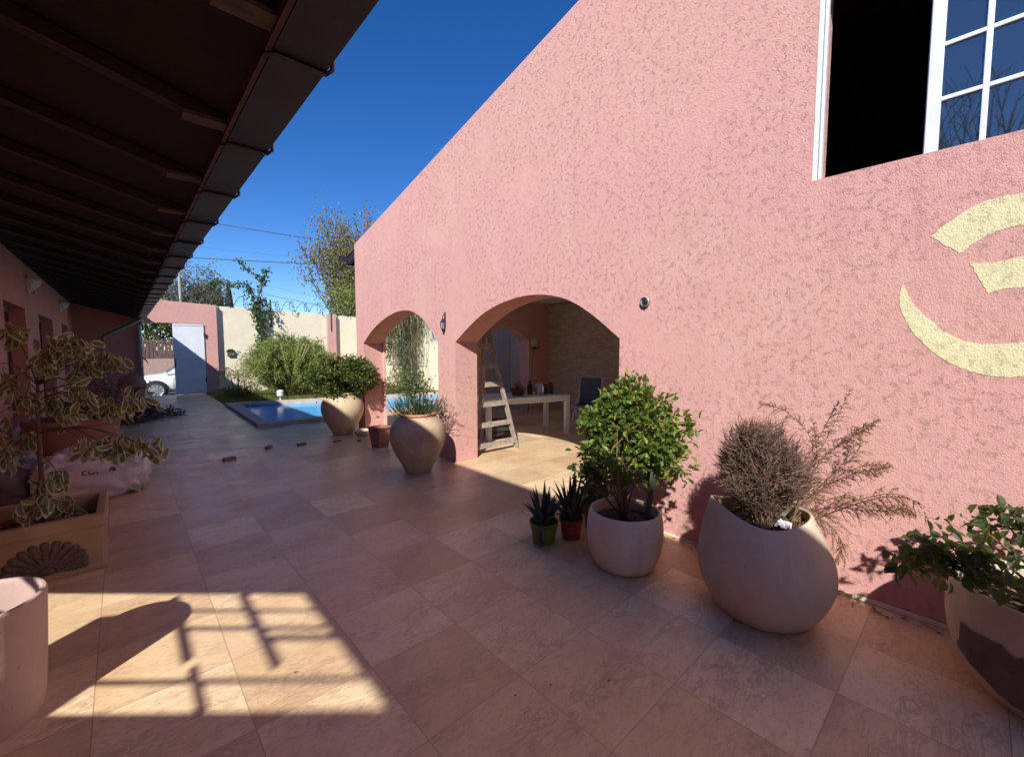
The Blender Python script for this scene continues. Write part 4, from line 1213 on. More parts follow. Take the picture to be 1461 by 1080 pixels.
# heap of cut branches
mb = MB()
for k in range(420):
    r_ = abs(random.gauss(0, .36)); a = random.uniform(0, 6.28); cx_ = .12 + r_ * math.cos(a) * .9; cy_ = 12.3 + r_ * 1.5 * math.sin(a)
    z = max(.012, .34 * math.exp(-(r_ / .40) ** 2) * random.random() + .012)
    th = random.uniform(0, 6.28); ln = random.uniform(.12, .45); d = Vector((math.cos(th), math.sin(th), random.gauss(0, .12))); p = Vector((cx_, cy_, z))
    q = [p - d * ln * .5, p + Vector((0, 0, .03)), p + d * ln * .5]
    for w_ in q: w_.z = max(.008, w_.z)
    mb.tube(q, [.012, .01, .004], 4)
    mb.leaves([q[1] + Vector((random.gauss(0, .06), random.gauss(0, .06), .02)) for _ in range(4)], unit(4), unit(4) + np.array([0, 0, 1]), .10, .05)
tag(mb.build('branch_heap', M['palebranch']), 'low heap of dry cut branches and leaves on the patio near the gate', 'heap', kind='stuff')
# kettle barbecue
c = (.13, 13.6)
t = thing('kettle_barbecue', (c[0], c[1], 0), 'dull brown domed barbecue on legs near the downpipe', 'barbecue')
MB().lathe(smoothprof([(.27, .58), (.275, .60), (.25, .73), (.16, .84), (0.001, .88)], 4), (c[0], c[1], 0), 32).build('lid', M['terradull'], t, True)
MB().lathe(smoothprof([(.02, .38), (.14, .41), (.24, .50), (.268, .575)], 4), (c[0], c[1], 0), 32).build('bowl', M['black'], t, True)
for k in range(3):
    a = k * 2.094 + .4
    MB().tube([(c[0] + .14 * math.cos(a), c[1] + .14 * math.sin(a), .44), (c[0] + .26 * math.cos(a), c[1] + .26 * math.sin(a), 0)], .012, 6).build('leg', M['black'], t, True)
MB().tube([(c[0] - .05, c[1], .875), (c[0] - .04, c[1], .92), (c[0] + .04, c[1], .92), (c[0] + .05, c[1], .875)], .01, 6).build('handle', M['black'], t, True)
# broken bricks on the floor
bb = None
for k, (x, y, a, s, lb) in enumerate(((1.0, 6.78, .3, .8, 'dark piece of brick lying nearest the middle of the patio floor'), (1.56, 7.18, 1.1, .8, 'dull piece of brick lying in the middle of the patio before the pool corner'), (2.0, 7.08, .1, .7, 'thin dark piece of brick lying left of the bush jar'), (2.5, 6.95, .5, .6, 'reddish piece of brick lying in front of the bush jar'), (2.78, 6.75, .9, .45, 'small piece of brick lying just left of the square pot'))):
    if bb is None:
        mb = MB(); v = []
        for z in (0, .045):
            for q in ((-.09, -.045), (.085, -.05), (.10, .03), (.03, .05), (-.095, .04)): v.append((q[0] + random.uniform(-.008, .008), q[1] + random.uniform(-.006, .006), z))
        mb.add(v, [(4, 3, 2, 1, 0), (5, 6, 7, 8, 9)] + [(i, (i + 1) % 5, (i + 1) % 5 + 5, i + 5) for i in range(5)])
        bb = mb.build('brick_piece', M['brickbit'], None, bevel=.006); o = bb
    else:
        o = bb.copy(); COL.objects.link(o)
    o.location = (x, y, 0); o.rotation_euler = (0, 0, a); o.scale = (s, s, s)
    tag(o, lb, 'brick', 'broken bricks on the patio')
# fallen leaves on the paving
mb = MB(); n = 34
P_ = np.column_stack([rng.uniform(-.2, 3.1, n), rng.uniform(.2, 8.5, n), np.full(n, .006)])
mb.leaves(P_, np.column_stack([rng.normal(size=(n, 2)), np.zeros(n)]), np.tile([0, 0, 1.], (n, 1)) + rng.normal(0, .2, (n, 3)), rng.uniform(.010, .026, n), rng.uniform(.006, .012, n))
n = 120
P_ = np.column_stack([3.16 - np.abs(rng.normal(0, .07, n)), rng.uniform(-.4, 2.1, n), np.full(n, .008)])
mb.leaves(P_, np.column_stack([rng.normal(size=(n, 2)), np.zeros(n)]), np.tile([0, 0, 1.], (n, 1)) + rng.normal(0, .3, (n, 3)), rng.uniform(.012, .035, n), rng.uniform(.008, .016, n))
tag(mb.build('fallen_leaves', LM['drycon']), 'scattered dry leaves on the tiles along the pink wall', 'leaves', kind='stuff')

# ---------------------------------------------------------------- inside the arcade: ladder, table, chair, pole
t = thing('step_ladder', (3.92, 4.72, 0), 'worn wooden step ladder standing just inside the big arch', 'ladder')
bx, tx, H, lean = .45, .15, 1.93, .38
def lp(s, side): return Vector((3.93 + side * (bx + (tx - bx) * s), 4.70 + lean * s, H * s))
for sd in (-1, 1):
    MB().bar(lp(0, sd), lp(1, sd), .035, .075, (0, 1, 0)).build('rail', M['ladderwood'], t, bevel=.004)
for k in range(7):
    s = .06 + k * .148
    a_, b_ = lp(s, -1), lp(s, 1)
    MB().bar(a_ + Vector((.02, -.012, 0)), b_ + Vector((-.02, -.012, 0)), .03, .075, (0, .2, 1)).build('rung', M['ladderwood'], t, bevel=.004)
for sd in (-1, 1):
    MB().bar(Vector((3.93 + sd * .42, 5.62, 0)), Vector((3.93 + sd * .16, 5.1, H - .02)), .035, .06, (0, 1, 0)).build('back_leg', M['ladderwood'], t, bevel=.004)
MB().box(3.74, 4.12, 4.99, 5.2, H, H + .03).build('top_step', M['ladderwood'], t, bevel=.004)
# table
ux, uy = (.962, -.272), (.272, .962)
TA = (5.80, 4.88)
def tp(u, v_): return (TA[0] - ux[0] * u + uy[0] * v_, TA[1] - ux[1] * u + uy[1] * v_)
t = thing('white_table', (*tp(.75, .35), 0), 'long white plastic table with square legs inside the arcade', 'table')
def obox(mb, u0, u1, v0, v1, z0, z1):
    c4 = [tp(u0, v0), tp(u1, v0), tp(u1, v1), tp(u0, v1)]
    return mb.add([(x, y, z0) for x, y in c4] + [(x, y, z1) for x, y in c4], [(0, 1, 2, 3), (7, 6, 5, 4), (0, 4, 5, 1), (1, 5, 6, 2), (2, 6, 7, 3), (3, 7, 4, 0)])
obox(MB(), -.03, 1.58, -.03, .78, .665, .69).build('tabletop', M['white'], t, bevel=.005)
ap = MB(); obox(ap, .05, 1.5, -.02, 0, .585, .664); obox(ap, .05, 1.5, .74, .76, .585, .664); obox(ap, -.02, 0, .05, .7, .585, .664); obox(ap, 1.55, 1.57, .05, .7, .585, .664)
ap.build('apron', M['white'], t)
for u, v_ in ((-.02, -.02), (1.49, -.02), (-.02, .69), (1.49, .69)):
    obox(MB(), u, u + .08, v_, v_ + .08, 0, .664).build('leg', M['white'], t, bevel=.006)
def on(u, v_): x, y = tp(u, v_); return (x, y, .69)
p = on(.42, .3); t = thing('kettle', p, 'steel kettle on the white table beside dark jars', 'kettle')
MB().lathe(smoothprof([(.07, 0), (.085, .02), (.08, .13), (.06, .19), (.03, .205), (.001, .21)], 3), p, 20).build('body', M['alloy'], t, True)
MB().tube(cr([(p[0] + .07, p[1], p[2] + .17), (p[0] + .14, p[1], p[2] + .16), (p[0] + .14, p[1], p[2] + .06), (p[0] + .08, p[1], p[2] + .04)], 4), .01, 6).build('handle', M['black'], t, True)
MB().tube([(p[0] - .07, p[1], p[2] + .1), (p[0] - .12, p[1], p[2] + .18)], [.02, .01], 6).build('spout', M['alloy'], t, True)
for k, (u, v_, r_, h_, lb) in enumerate(((.28, .3, .06, .17, 'dark jar standing right of the kettle on the table'), (.16, .35, .07, .20, 'widest dark jar standing near the right table end'), (.56, .4, .05, .24, 'tall dark bottle standing left of the kettle'))):
    p = on(u, v_)
    mb = MB().lathe(smoothprof([(r_ * .9, 0), (r_, .02), (r_, h_ * .65), (r_ * .5, h_ * .82), (r_ * .5, h_), (.001, h_)], 3), p, 18)
    tag(mb.build('jar', M['bottle'], None, True, autos=True), lb, 'jar')
p = on(.85, .3); t = thing('basket', p, 'small basket of reddish clutter on the table near the ladder', 'basket')
MB().lathe([(.10, 0), (.14, .12), (.145, .12), (.13, .11), (.09, .02), (0, .02)], p, 20).build('bowl', M['stem'], t, True)
mb = MB()
for k in range(14):
    mb.ball((p[0] + random.gauss(0, .05), p[1] + random.gauss(0, .05), p[2] + .12 + random.uniform(0, .09)), random.uniform(.03, .05), 5, (1, .8, .8))
mb.build('contents', M['terradull'], t, True)
p = on(.02, .4)
tag(MB().lathe(smoothprof([(.05, 0), (.10, .012), (.11, .02), (.09, .014), (0, .01)], 2), p, 20).build('plate', M['clay2'], None, True), 'flat plate at the right end of the white table', 'plate')
# things under the table
mb = MB(); obox(mb, 1.0, 1.4, .15, .55, 0, .02)
for u0, u1, v0, v1 in ((1.0, 1.02, .15, .55), (1.38, 1.4, .15, .55), (1.02, 1.38, .15, .17), (1.02, 1.38, .53, .55)):
    for z in (.03, .12, .21): obox(mb, u0, u1, v0, v1, z, z + .06)
tag(mb.build('crate', M['black']), 'dark slatted crate under the white table', 'crate')
# blue folding chair
c = Vector((6.52, 5.05, 0)); t = thing('folding_chair', c, 'folding chair with dark blue canvas and pale tubular legs right of the table', 'chair')
an = R(200); fx = Vector((math.cos(an), math.sin(an), 0)); sx_ = Vector((-math.sin(an), math.cos(an), 0))
def cp(f_, s_, z): return c + fx * f_ + sx_ * s_ + Vector((0, 0, z))
mb = MB(); v = []; pr = [(-.20, .43), (-.235, .60), (-.28, .78), (-.31, .93)]
def slab(mb, rows, w_, th):
    v = []
    for f_, z in rows:
        for s_ in (-w_, w_):
            v.append(cp(f_, s_, z)); 
    for f_, z in rows:
        for s_ in (-w_, w_):
            v.append(cp(f_ - th, s_, z - th * .3))
    k = len(rows); f = []
    for i in range(k - 1):
        f += [(2 * i, 2 * i + 1, 2 * i + 3, 2 * i + 2), (2 * k + 2 * i, 2 * k + 2 * i + 2, 2 * k + 2 * i + 3, 2 * k + 2 * i + 1), (2 * i, 2 * i + 2, 2 * k + 2 * i + 2, 2 * k + 2 * i), (2 * i + 1, 2 * k + 2 * i + 1, 2 * k + 2 * i + 3, 2 * i + 3)]
    f += [(0, 2 * k, 2 * k + 1, 1), (2 * k - 2, 2 * k - 1, 4 * k - 1, 4 * k - 2)]
    mb.add(v, f); return mb
slab(MB(), pr, .20, .02).build('backrest', M['bluefabric'], t, bevel=.006)
slab(MB(), [(.24, .44), (.1, .425), (-.1, .42), (-.2, .43)], .21, .02).build('seat', M['bluefabric'], t, bevel=.006)
for s_ in (-.225, .225):
    MB().tube([cp(.24, s_, 0), cp(-.05, s_, .40), cp(-.23, s_, .55), cp(-.33, s_, .95)], .012, 7).build('leg', M['whitemetal'], t, True)
    MB().tube([cp(-.28, s_ * .9, 0), cp(.0, s_ * .9, .30), cp(.24, s_ * .9, .42)], .012, 7).build('leg', M['whitemetal'], t, True)
MB().tube([cp(-.27, -.2, .02), cp(-.27, .2, .02)], .01, 6).tube([cp(.23, -.22, .02), cp(.23, .22, .02)], .01, 6).build('stretcher', M['whitemetal'], t, True)
# pole with round head
t = thing('long_brush', (7.0, 7.2, 0), 'long thin pole with a round pale head leaning by the white arch door', 'brush')
MB().tube([(6.98, 7.1, 0), (7.40, 7.33, 1.52)], .012, 7).build('pole', M['terracotta'], t, True)
MB().ball((7.43, 7.33, 1.66), .13, 8, (1, .35, 1)).build('head', M['sconce'], t, True)
MB().lathe([(.03, 1.49), (.05, 1.52), (.03, 1.56)], (7.41, 7.33, 0), 12).build('collar', M['black'], t, True)
MB().tube([(7.36, 7.31, 1.5), (7.5, 7.30, 1.5), (7.56, 7.3, 1.56)], .018, 6).build('hook', M['black'], t, True)

# ---------------------------------------------------------------- garden plants
t = thing('feathery_bush', (4.0, 15.0, 0), 'large feathery light green bush in front of the cream wall', 'bush')
mb = MB(); sb = MB()
for k in range(230):
    a = random.uniform(0, 6.28); b0 = Vector((4.0 + .35 * math.cos(a), 15.0 + .35 * math.sin(a), 0)); sp = abs(random.gauss(.66, .30)); hh = max(.45, random.uniform(1.35, 2.05) - .62 * sp)
    top = b0 + Vector((math.cos(a) * sp * .75, math.sin(a) * sp * .6, hh)); tip = top + Vector((math.cos(a) * sp * .45, math.sin(a) * sp * .4, random.uniform(-.55, .12)))
    P5 = cr([b0, b0.lerp(top, .6) + Vector((0, 0, .15)), top, tip], 6)
    sb.tube(P5, [.009 * (1 - .85 * i / (len(P5) - 1)) for i in range(len(P5))], 4)
    Q = np.array(P5[2:]); Q = np.repeat(Q, 9, 0) + rng.normal(0, .05, (len(Q) * 9, 3)); n = len(Q)
    mb.leaves(Q, rng.normal(size=(n, 3)) + np.array([math.cos(a) * .5, math.sin(a) * .5, .1]), unit(n) + np.array([0, 0, .7]), rng.uniform(.06, .13, n), rng.uniform(.016, .03, n))
for k in range(16):
    b0 = Vector((4.0 + random.gauss(.0, .3), 15.1, 1.2)); e1 = b0 + Vector((random.gauss(.05, .22), random.gauss(0, .1), random.uniform(.5, .95)))
    sb.tube([b0, e1], [.008, .003], 4); Q = np.array([b0.lerp(e1, random.uniform(.3, 1)) for _ in range(26)]); mb.leaves(Q, unit(26) * .6 + np.array([0, 0, .5]), unit(26), .07, .018)
for k in range(7):
    a = random.uniform(-.4, .8); b0 = Vector((3.8, 14.35, .3)); sb.tube([b0, b0 + Vector((math.sin(a) * 1.5, -.45, 1.35))], [.018, .006], 5)
sb.build('stem', M['dryreed'], t, True); mb.build('foliage', LM['feather'], t)
def shrub(name, c, rad, k, per, L, Wd, lm, label, cat='shrub', spread=.18, up=.4, r0=.012, group=None):
    t = thing(name, (c[0], c[1], 0), label, cat, group)
    mb = MB(); C = leafy(mb, c, rad, k, per, spread, L, Wd, up, 1.0, .65)
    sb = MB(); twigs(sb, (c[0], c[1], -.02), [tuple(q) for q in C[:18]], r0); sb.build('stem', M['stem'], t, True); mb.build('foliage', LM[lm], t)
    return t
shrub('low_shrub', (5.1, 14.6, .34), (.6, .5, .36), 34, 40, .07, .035, 'jar', 'yellow tipped dark shrub on the lawn behind the bush jar')
shrub('low_shrub', (3.0, 15.8, .32), (.4, .4, .34), 22, 18, .09, .03, 'grey', 'straggly greyish shrub at the left foot of the feathery bush')
shrub('low_shrub', (2.5, 15.4, .14), (.4, .6, .18), 26, 20, .11, .03, 'dark', 'low dark shrub in shade at the lawn corner beside the gate')
t = thing('bare_bush', (2.75, 16.6, 0), 'thin bare arching twigs in the shaded corner beside the gate wall', 'bush')
mb = MB()
for k in range(9):
    b0 = Vector((2.75 + random.gauss(0, .08), 16.6, 0)); d = random.uniform(-.6, .7); mb.tube(cr([b0, b0 + Vector((d * .3, 0, .6)), b0 + Vector((d, random.gauss(0, .2), .95 - abs(d) * .2)), b0 + Vector((d * 1.3, 0, .7))], 5), .008, 4)
mb.build('twig', M['bark'], t, True)
o = MB().tube([(2.62, 15.6, -.02), (2.63, 15.6, .85)], .02, 6); tag(o.build('garden_stake', M['black']), 'dark upright stake in the shaded lawn corner', 'stake')
t = thing('garden_lamp', (3.35, 13.75, 0), 'small white lamp standing on the grass edge of the pool', 'garden lamp')
MB().lathe([(.05, 0), (.05, .02), (.025, .03), (.025, .12), (.09, .13), (.095, .27), (.06, .30), (.001, .31)], (3.35, 13.75, 0), 20).build('body', M['white'], t, True, autos=True)
# ivy on the far wall
t = thing('ivy_vine', (3.65, FY + .1, 0), 'dark green climbing vine up the cream wall with shoots above it', 'vine')
mb = MB(); sb = MB()
paths = [([(3.75, 17.45, .3), (3.68, 17.5, 1.2), (3.72, 17.52, 2.2), (3.6, 17.5, 3.0)], 0.10, 800), ([(3.6, 17.5, 2.9), (3.45, 17.45, 3.4), (3.3, 17.45, 3.75), (2.85, 17.4, 3.7), (2.4, 17.4, 3.72), (2.1, 17.4, 3.55)], .06, 260),
         ([(3.6, 17.5, 2.9), (3.75, 17.5, 3.6), (3.85, 17.45, 4.0), (3.95, 17.45, 4.35)], .06, 150), ([(3.85, 17.45, 3.9), (3.6, 17.4, 4.1), (3.3, 17.4, 4.3), (3.05, 17.4, 4.55)], .06, 80), ([(3.65, 17.5, 3.1), (3.9, 17.5, 3.2), (4.0, 17.4, 2.7)], .07, 90)]
for pts, sp, n in paths:
    P5 = cr(pts, 8); sb.tube(P5, [.02 * (1 - .7 * i / (len(P5) - 1)) for i in range(len(P5))], 5)
    Q = np.array([P5[i] for i in rng.integers(0, len(P5), n)]) + rng.normal(0, 1, (n, 3)) * np.array([sp, sp * .5, sp])
    Q[:, 1] = np.minimum(Q[:, 1], FY + .14)
    mb.leaves(Q, rng.normal(size=(n, 3)) + np.array([0, -.3, -.5]), rng.normal(size=(n, 3)) * .5 + np.array([0, -1, .3]), rng.uniform(.07, .11, n), rng.uniform(.05, .08, n))
sb.build('stem', M['bark'], t, True); mb.build('foliage', LM['ivy'], t)
# dry hanging palm seen through the small arch
t = thing('dry_palm', (7.55, 14.0, 0), 'palm with curtains of dry hanging fronds seen through the small arch', 'palm tree')
sb = MB().tube(cr([(7.55, 14.0, -.05), (7.6, 14.05, 1.4), (7.5, 14.0, 3.1)], 5), .16, 9); sb.build('trunk', M['greybark'], t, True)
mb = MB(); n = 230
top = np.array((7.5, 14.35, 3.1)) + rng.normal(0, 1, (n, 3)) * np.array([.35, .55, .15])
for k in range(n):
    q = top[k]; ln = random.uniform(.5, 2.4); sw = rng.normal(0, .22, 3); sw[2] = 0
    P5 = cr([q, q + sw * .8 + np.array([0, 0, -ln * .3]), q + sw * .2 + rng.normal(0, .06, 3) + np.array([0, 0, -ln * .65]), q + sw + np.array([0, 0, -ln])], 4)
    mb.tube(P5, [random.uniform(.006, .016) * (1 - .05 * i) for i in range(len(P5))], 3)
    m_ = 9; Q = np.array([P5[i] for i in rng.integers(2, len(P5), m_)]) + rng.normal(0, .05, (m_, 3))
    mb.leaves(Q, rng.normal(size=(m_, 3)) * .5 + np.array([0, 0, -1]), unit(m_), rng.uniform(.10, .22, m_), .03)
mb.build('hanging_fronds', LM['palmdry'], t)
mb = MB(); Cg = leafy(mb, (7.35, 14.2, 1.3), (.35, .7, 1.2), 40, 22, .2, .11, .04, 0, 1, .5, droop=.5); mb.build('climbing_leaves', LM['ivy'], t)
for k, (dx, dy, up) in enumerate(((.2, -1.6, .1), (-.9, -1.1, .5), (-.9, .9, .6), (.4, 1.3, .7), (-.3, -1.7, .6), (-1.2, .1, .8))):
    b0 = Vector((7.5, 14.0, 3.1)); tip = b0 + Vector((dx, dy, up - .9)); P5 = cr([b0, b0 + Vector((dx * .5, dy * .5, up)), tip], 9)
    fm = MB().tube(P5, .012, 4)
    for i in range(3, len(P5)):
        for s in (-1, 1):
            for q in (0, .5):
                d = Vector(P5[i]) - Vector(P5[i - 1]); sd = d.cross(Vector((0, 0, 1))).normalized() * s
                p = Vector(P5[i]) - d * q; fm.blades([p], [p + sd * .22 + Vector((0, 0, -.32))], .03)
    fm.build('frond', LM['palmdry'] if k % 2 else LM['feather'], t)
shrub('flower_shrub', (6.9, 13.2, .35), (.9, .5, .4), 50, 30, .07, .03, 'hedge', 'low bright shrub along the far pool edge seen through the small arch')

# ---------------------------------------------------------------- trees beyond the walls
def tree(name, b0, H, crown_c, crown_r, lm, barkm, label, nleaf, L, Wd, nb=40, trunk=.16, cat='tree', per=30, spread=.14, group=None, shell=.7, jit=1.0):
    t = thing(name, b0, label, cat, group)
    b0 = Vector(b0); cc = Vector(crown_c); sb = MB()
    fork = b0.lerp(cc, .55)
    T5 = cr([b0, b0.lerp(fork, .5) + Vector((random.gauss(0, .1), random.gauss(0, .1), 0)), fork], 5)
    sb.tube(T5, [trunk * (1 - .4 * i / (len(T5) - 1)) for i in range(len(T5))], 8)
    mb = MB(); d = unit(nb); d[:, 2] = np.abs(d[:, 2]) * .9 - .15
    for k in range(nb):
        q = cc + Vector(d[k] * np.array(crown_r) * random.uniform(.75, 1.05)); st = Vector(T5[random.randint(len(T5) // 2, len(T5) - 1)]) if k > 4 else fork
        mid = st.lerp(q, .5) + Vector((random.gauss(0, .08), random.gauss(0, .08), random.uniform(0, .15))) * (q - st).length
        P5 = cr([st, mid, q], 5); r0 = trunk * .32
        sb.tube(P5, [max(.006, r0 * (1 - .9 * i / (len(P5) - 1))) for i in range(len(P5))], 5)
        for s in range(7):
            i = random.randint(4, len(P5) - 1); p = Vector(P5[i]); dd = (q - st).normalized() + Vector(unit(1)[0]) * .8; ln = random.uniform(.2, .5) * crown_r[0] * .6
            e2 = p + dd * ln; sb.tube([p, p.lerp(e2, .5) + Vector((0, 0, .05 * ln)), e2], [max(.005, r0 * .25), max(.004, r0 * .16), .003], 4)
            if nleaf:
                m_ = nleaf; Q = np.array(p) + (np.array(e2) - np.array(p)) * rng.uniform(.3, 1.1, (m_, 1)) + rng.normal(0, spread, (m_, 3))
                mb.leaves(Q, rng.normal(size=(m_, 3)) * jit + np.array([0, 0, -.2]), unit(m_) + np.array([0, 0, .8]), rng.uniform(.7, 1.2, m_) * L, rng.uniform(.7, 1.2, m_) * Wd)
    sb.build('trunk', barkm, t, True)
    if nleaf: mb.build('crown', lm, t)
    return t
tree('autumn_tree', (9.2, 22.6, -.6), 8, (9.1, 22.5, 5.9), (2.5, 2.3, 2.9), LM['autumn'], M['greybark'], 'tall thinning autumn tree rising behind the far wall and the arcade roof', 12, .13, .075, 95, .17, spread=.22)
tree('autumn_tree', (8.9, 20.6, -.6), 8, (8.9, 20.8, 3.8), (1.6, 1.5, 1.5), LM['feather'], M['greybark'], 'lower willow green tree in front of the autumn tree by the pink corner', 20, .16, .045, 55, .12, spread=.22)
tree('bare_tree', (2.8, 33.5, -.6), 8, (2.9, 34, 5.2), (2.2, 2.0, 2.3), LM['grey'], M['greybark'], 'grey half bare tree far behind the gate', 10, .16, .08, 60, .16, spread=.25)
tree('bare_tree', (4.3, 36, -.6), 7, (4.2, 36, 4.4), (1.5, 1.5, 1.7), LM['grey'], M['greybark'], 'lower grey half bare tree beside the taller one behind the gate', 10, .16, .08, 45, .14, spread=.25)
cy = None
for x, y, s, lb in ((8.95, 62, 1.0, 'narrow dark cypress top above the cream wall, shorter of the pair'), (9.85, 62, 1.06, 'narrow dark cypress top above the cream wall, taller of the pair')):
    if cy is None:
        cy = thing('cypress_tree', (x, y, -.6), lb, 'cypress', 'pair of distant cypresses')
        mb = MB(); n = 2600; h_ = rng.random(n) ** .8 * 8.9; a = rng.uniform(0, 6.28, n); r_ = .62 * np.clip(1 - (h_ / 9.2) ** 2.2, .02, 1) * rng.uniform(.75, 1.05, n)
        Q = np.column_stack([x + r_ * np.cos(a), y + r_ * np.sin(a), h_ - .3])
        mb.leaves(Q, np.column_stack([np.cos(a) * .4, np.sin(a) * .4, np.ones(n)]), np.column_stack([np.cos(a), np.sin(a), np.zeros(n)]), .35, .14)
        mb.build('crown', LM['cypress'], cy); MB().tube([(x, y, -.6), (x, y, 6)], .12, 6).build('trunk', M['bark'], cy)
    else:
        c2 = cy.copy(); COL.objects.link(c2); c2.location = (x, y, -.6); c2.scale = (s, s, s); c2['label'] = lb
        for ch in list(cy.children):
            d_ = ch.copy(); COL.objects.link(d_); d_.parent = c2
tree('leafless_tree', (-9.5, .2, -.6), 9, (-9.2, .3, 6.0), (2.2, 2.2, 2.6), LM['grey'], M['bark'], 'leafless tree behind the left house mirrored in the upper window', 0, .1, .05, 90, .16)
# street side
o = MB().tube([(1.62, 20.9 - 1.6, -.25), (1.60, 19.3, 4.35)], [.05, .04], 8).box(1.50, 1.70, 19.28, 19.32, 4.05, 4.12)
tag(o.build('utility_pole', M['kerb'], None, True, autos=True), 'pale concrete utility pole just behind the pink gate wall', 'pole')
t = thing('slat_fence', (1, 29, -.3), 'brown wooden slat fence on a low brick wall across the street', 'fence')
MB().box(-9, 16, 29, 29.25, -.6, .98).build('brick_base', M['brick'], t)
for k in range(60):
    x = -3 + k * .155
    MB().box(x, x + .13, 29.05, 29.09, .985, 1.98 + random.uniform(-.01, .01)).build('slat', M['fencewood'], t)
MB().box(-3, 6.3, 29.1, 29.14, 1.1, 1.2).box(-3, 6.3, 29.1, 29.14, 1.75, 1.85).build('rail', M['fencewood'], t)
for k in range(4):
    MB().box(-3.1 + k * 3.1, -2.9 + k * 3.1, 28.93, 29.04, .985, 2.0).build('post', M['black'], t)
for (x, y, z, r_, lm, lb) in ((.9, 31.5, 3.1, 1.7, 'hedge', 'bright green tree above the slat fence seen through the gateway'), (-1.6, 32.3, 3.4, 1.8, 'dark', 'dark green tree left of the gateway view across the street'), (3.6, 32.6, 3.0, 1.6, 'dark', 'dark green tree right of the gateway view across the street')):
    t = thing('street_tree', (x, y, -.6), lb, 'tree')
    mb = MB(); C = leafy(mb, (x, y, z), (r_, r_, r_ * .85), 90, 30, .16, .22, .11, .2, 1, .75)
    sb = MB(); twigs(sb, (x, y, .4), [tuple(q) for q in C[:14]], .06); sb.tube([(x, y, -.6), (x, y, .6)], .12, 7); sb.build('trunk', M['bark'], t, True); mb.build('crown', LM[lm], t)
# cables
def cable(p1, p2, sag, r_, label):
    p1 = Vector(p1); p2 = Vector(p2); n = 24
    pts = [p1.lerp(p2, i / n) - Vector((0, 0, sag * 4 * (i / n) * (1 - i / n))) for i in range(n + 1)]
    o = MB().tube(pts, r_, 5).build('power_cable', M['black'], None, True)
    tag(o, label, 'cable', 'cables over the street')
def ext(a_, b_, k): return a_ + (a_ - b_) * k, b_ + (b_ - a_) * k
for q1, q2, d1, d2, r_, sg, lb in (((310, 318), (510, 350), 21, 23, .018, .06, 'topmost thick black cable crossing the blue sky'), ((275, 366), (510, 378), 21, 23, .020, .08, 'second thick black cable from the top in the sky'), ((290, 352), (500, 374), 25, 26, .006, .05, 'faint thin wire between the two thick cables'), ((285, 400), (440, 432), 21, 22, .012, .03, 'lowest black cable running just above the far wall'), ((285, 384), (440, 420), 24, 25, .006, .05, 'faint thin wire above the lowest cable')):
    e1, e2 = ext(at(*q1, d1), at(*q2, d2), .6)
    cable(e1, e2, sg, r_, lb)

# ---------------------------------------------------------------- the car in the street
cx0, cyn, zg = .0, 20.3, -.34
t = thing('parked_car', (cx0 + 2.2, cyn + .87, zg), 'white car parked in the street seen through the open gateway', 'car')
def loft(mb, st, hw):
    """st rows: x, z0, z1, w0, w1, tuck  -> rounded section"""
    v = []; n = 18
    for (x, z0, z1, w_) in st:
        zm = (z0 + z1) / 2; hh = (z1 - z0) / 2
        for j in range(n):
            a = 2 * math.pi * j / n
            cc_, ss = math.cos(a), math.sin(a)
            y = math.copysign(abs(cc_) ** .45, cc_) * w_; z = zm + math.copysign(abs(ss) ** .6, ss) * hh
            v.append((cx0 + x, cyn + .87 + y, zg + z))
    k = len(st)
    mb.add(v, [(i * n + j, (i + 1) * n + j, (i + 1) * n + (j + 1) % n, i * n + (j + 1) % n) for i in range(k - 1) for j in range(n)] + [tuple(range(n)), tuple((k - 1) * n + j for j in range(n))[::-1]])
mb = MB()
loft(mb, [(-.02, .38, .62, .55), (.05, .24, .70, .70), (.25, .20, .78, .80), (.7, .19, .86, .855), (1.3, .19, .93, .87), (1.8, .19, .96, .875), (3.0, .19, .98, .875), (3.8, .19, 1.0, .86), (4.2, .22, .98, .80), (4.4, .30, .85, .66)], .87)
body = mb.build('body', M['carpaint'], t, True)
mb = MB(); v = []
rows = [(1.15, .90, .90, .76), (1.75, .92, 1.36, .62), (2.0, .94, 1.44, .60), (2.9, .95, 1.46, .60), (3.5, .96, 1.38, .60), (4.0, .97, .99, .70)]
for x, z0, z1, w_ in rows:
    for y, z in ((-.79, z0), (-w_, z1), (w_, z1), (.79, z0)): v.append((cx0 + x, cyn + .87 + y, zg + z))
mb.add(v, [(i * 4 + j, (i + 1) * 4 + j, (i + 1) * 4 + j + 1, i * 4 + j + 1) for i in range(5) for j in range(3)])
mb.build('cabin', M['carpaint'], t, False, .02)
mb = MB()
mb.add([(cx0 + 1.20, cyn + .87 - .66, zg + .925), (cx0 + 1.70, cyn + .87 - .54, zg + 1.335), (cx0 + 1.70, cyn + .87 + .54, zg + 1.335), (cx0 + 1.20, cyn + .87 + .66, zg + .925)], [(0, 1, 2, 3)])
vv = np.array(mb.v[0]); mb.v[0] = vv + np.array([-.012, 0, .018]); mb.build('windscreen', M['windscreen'], t)
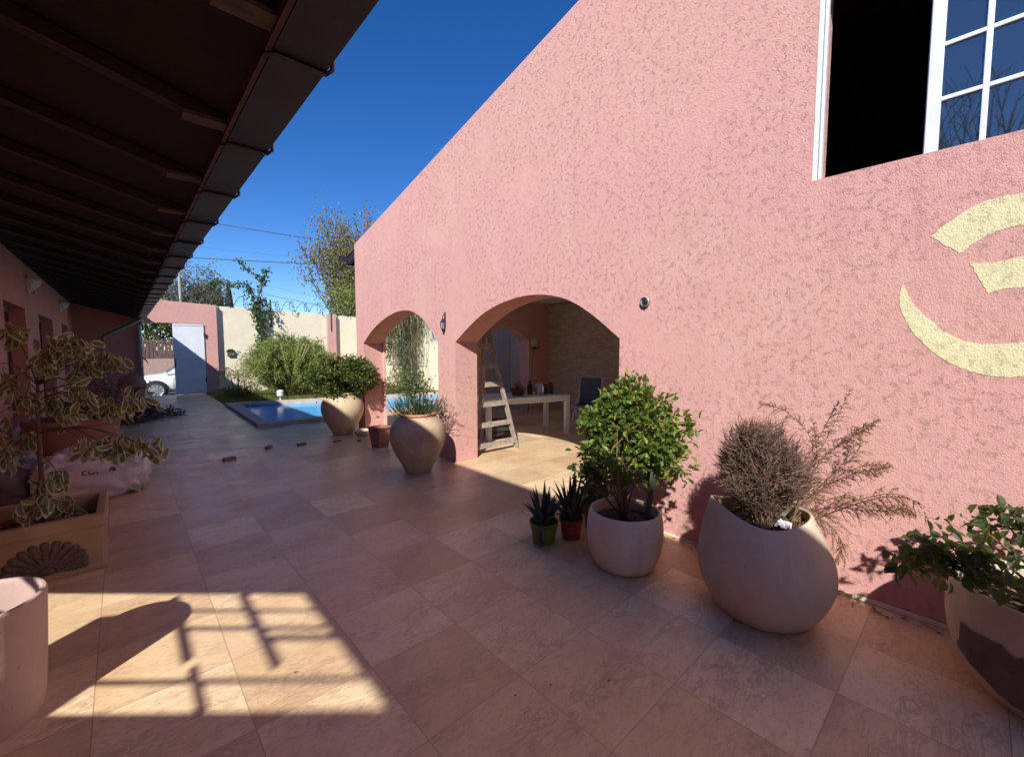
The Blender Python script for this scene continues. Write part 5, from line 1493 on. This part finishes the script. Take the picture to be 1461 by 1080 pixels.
for sd in (-1, 1):
    mb = MB(); yb_, yt = cyn + .87 + sd * .80, cyn + .87 + sd * .632
    pts = [(1.42, .955, 0), (1.86, 1.36, 1), (2.35, 1.40, 1), (2.35, .965, 0)]
    mb.add([(cx0 + x, (yb_, yt)[k], zg + z) for x, z, k in pts], [(0, 1, 2, 3)])
    pts = [(2.42, .965, 0), (2.42, 1.40, 1), (3.2, 1.36, 1), (3.6, 1.0, 0)]
    mb.add([(cx0 + x, (yb_, yt)[k], zg + z) for x, z, k in pts], [(0, 1, 2, 3)]); mb.build('side_window', M['glassdark'], t)
    MB().ball((cx0 + 1.72, cyn + .87 + sd * .98, zg + 1.0), .1, 8, (.6, 1, .7)).build('mirror', M['carpaint'], t, True)
    MB().ball((cx0 + .22, cyn + .87 + sd * .66, zg + .66), .14, 8, (1.1, .5, .6)).build('headlight', M['lamp_red'], t, True)
    for xw in (.84, 3.5):
        yw = cyn + .87 + sd * .80
        w = thing('w', (0, 0, 0), None, None) if False else None
        def wl(prof, n=28):
            v = []
            for r_, d in prof:
                for j in range(n):
                    a = 2 * math.pi * j / n; v.append((cx0 + xw + r_ * math.cos(a), yw + sd * d, zg + .31 + r_ * math.sin(a)))
            return MB().add(v, [(i * n + j, i * n + (j + 1) % n, (i + 1) * n + (j + 1) % n, (i + 1) * n + j) for i in range(len(prof) - 1) for j in range(n)])
        ar = wl([(.375, .083), (.36, .085), (.0, .086)]); ar.build('wheel_arch', M['tyre'], t)
        wh = wl([(.20, .03), (.30, .05), (.312, .08), (.305, .108), (.235, .118), (.215, .112)]).build('wheel', M['tyre'], t, True)
        rim = wl([(.226, .113), (.215, .118), (.205, .10), (.19, .093), (0, .093)])
        for k in range(10):
            a = k * math.pi / 5; rim.bar((cx0 + xw + .03 * math.cos(a), yw + sd * .108, zg + .31 + .03 * math.sin(a)), (cx0 + xw + .205 * math.cos(a), yw + sd * .106, zg + .31 + .205 * math.sin(a)), .028, .02, (0, 1, 0))
        rim.build('rim', M['alloy'], wh)
mb = MB()
for x in (1.35, 2.40): mb.box(cx0 + x, cx0 + x + .008, cyn - .006, cyn + .0, zg + .3, zg + .9)
mb.build('door_gap', M['tyre'], t)
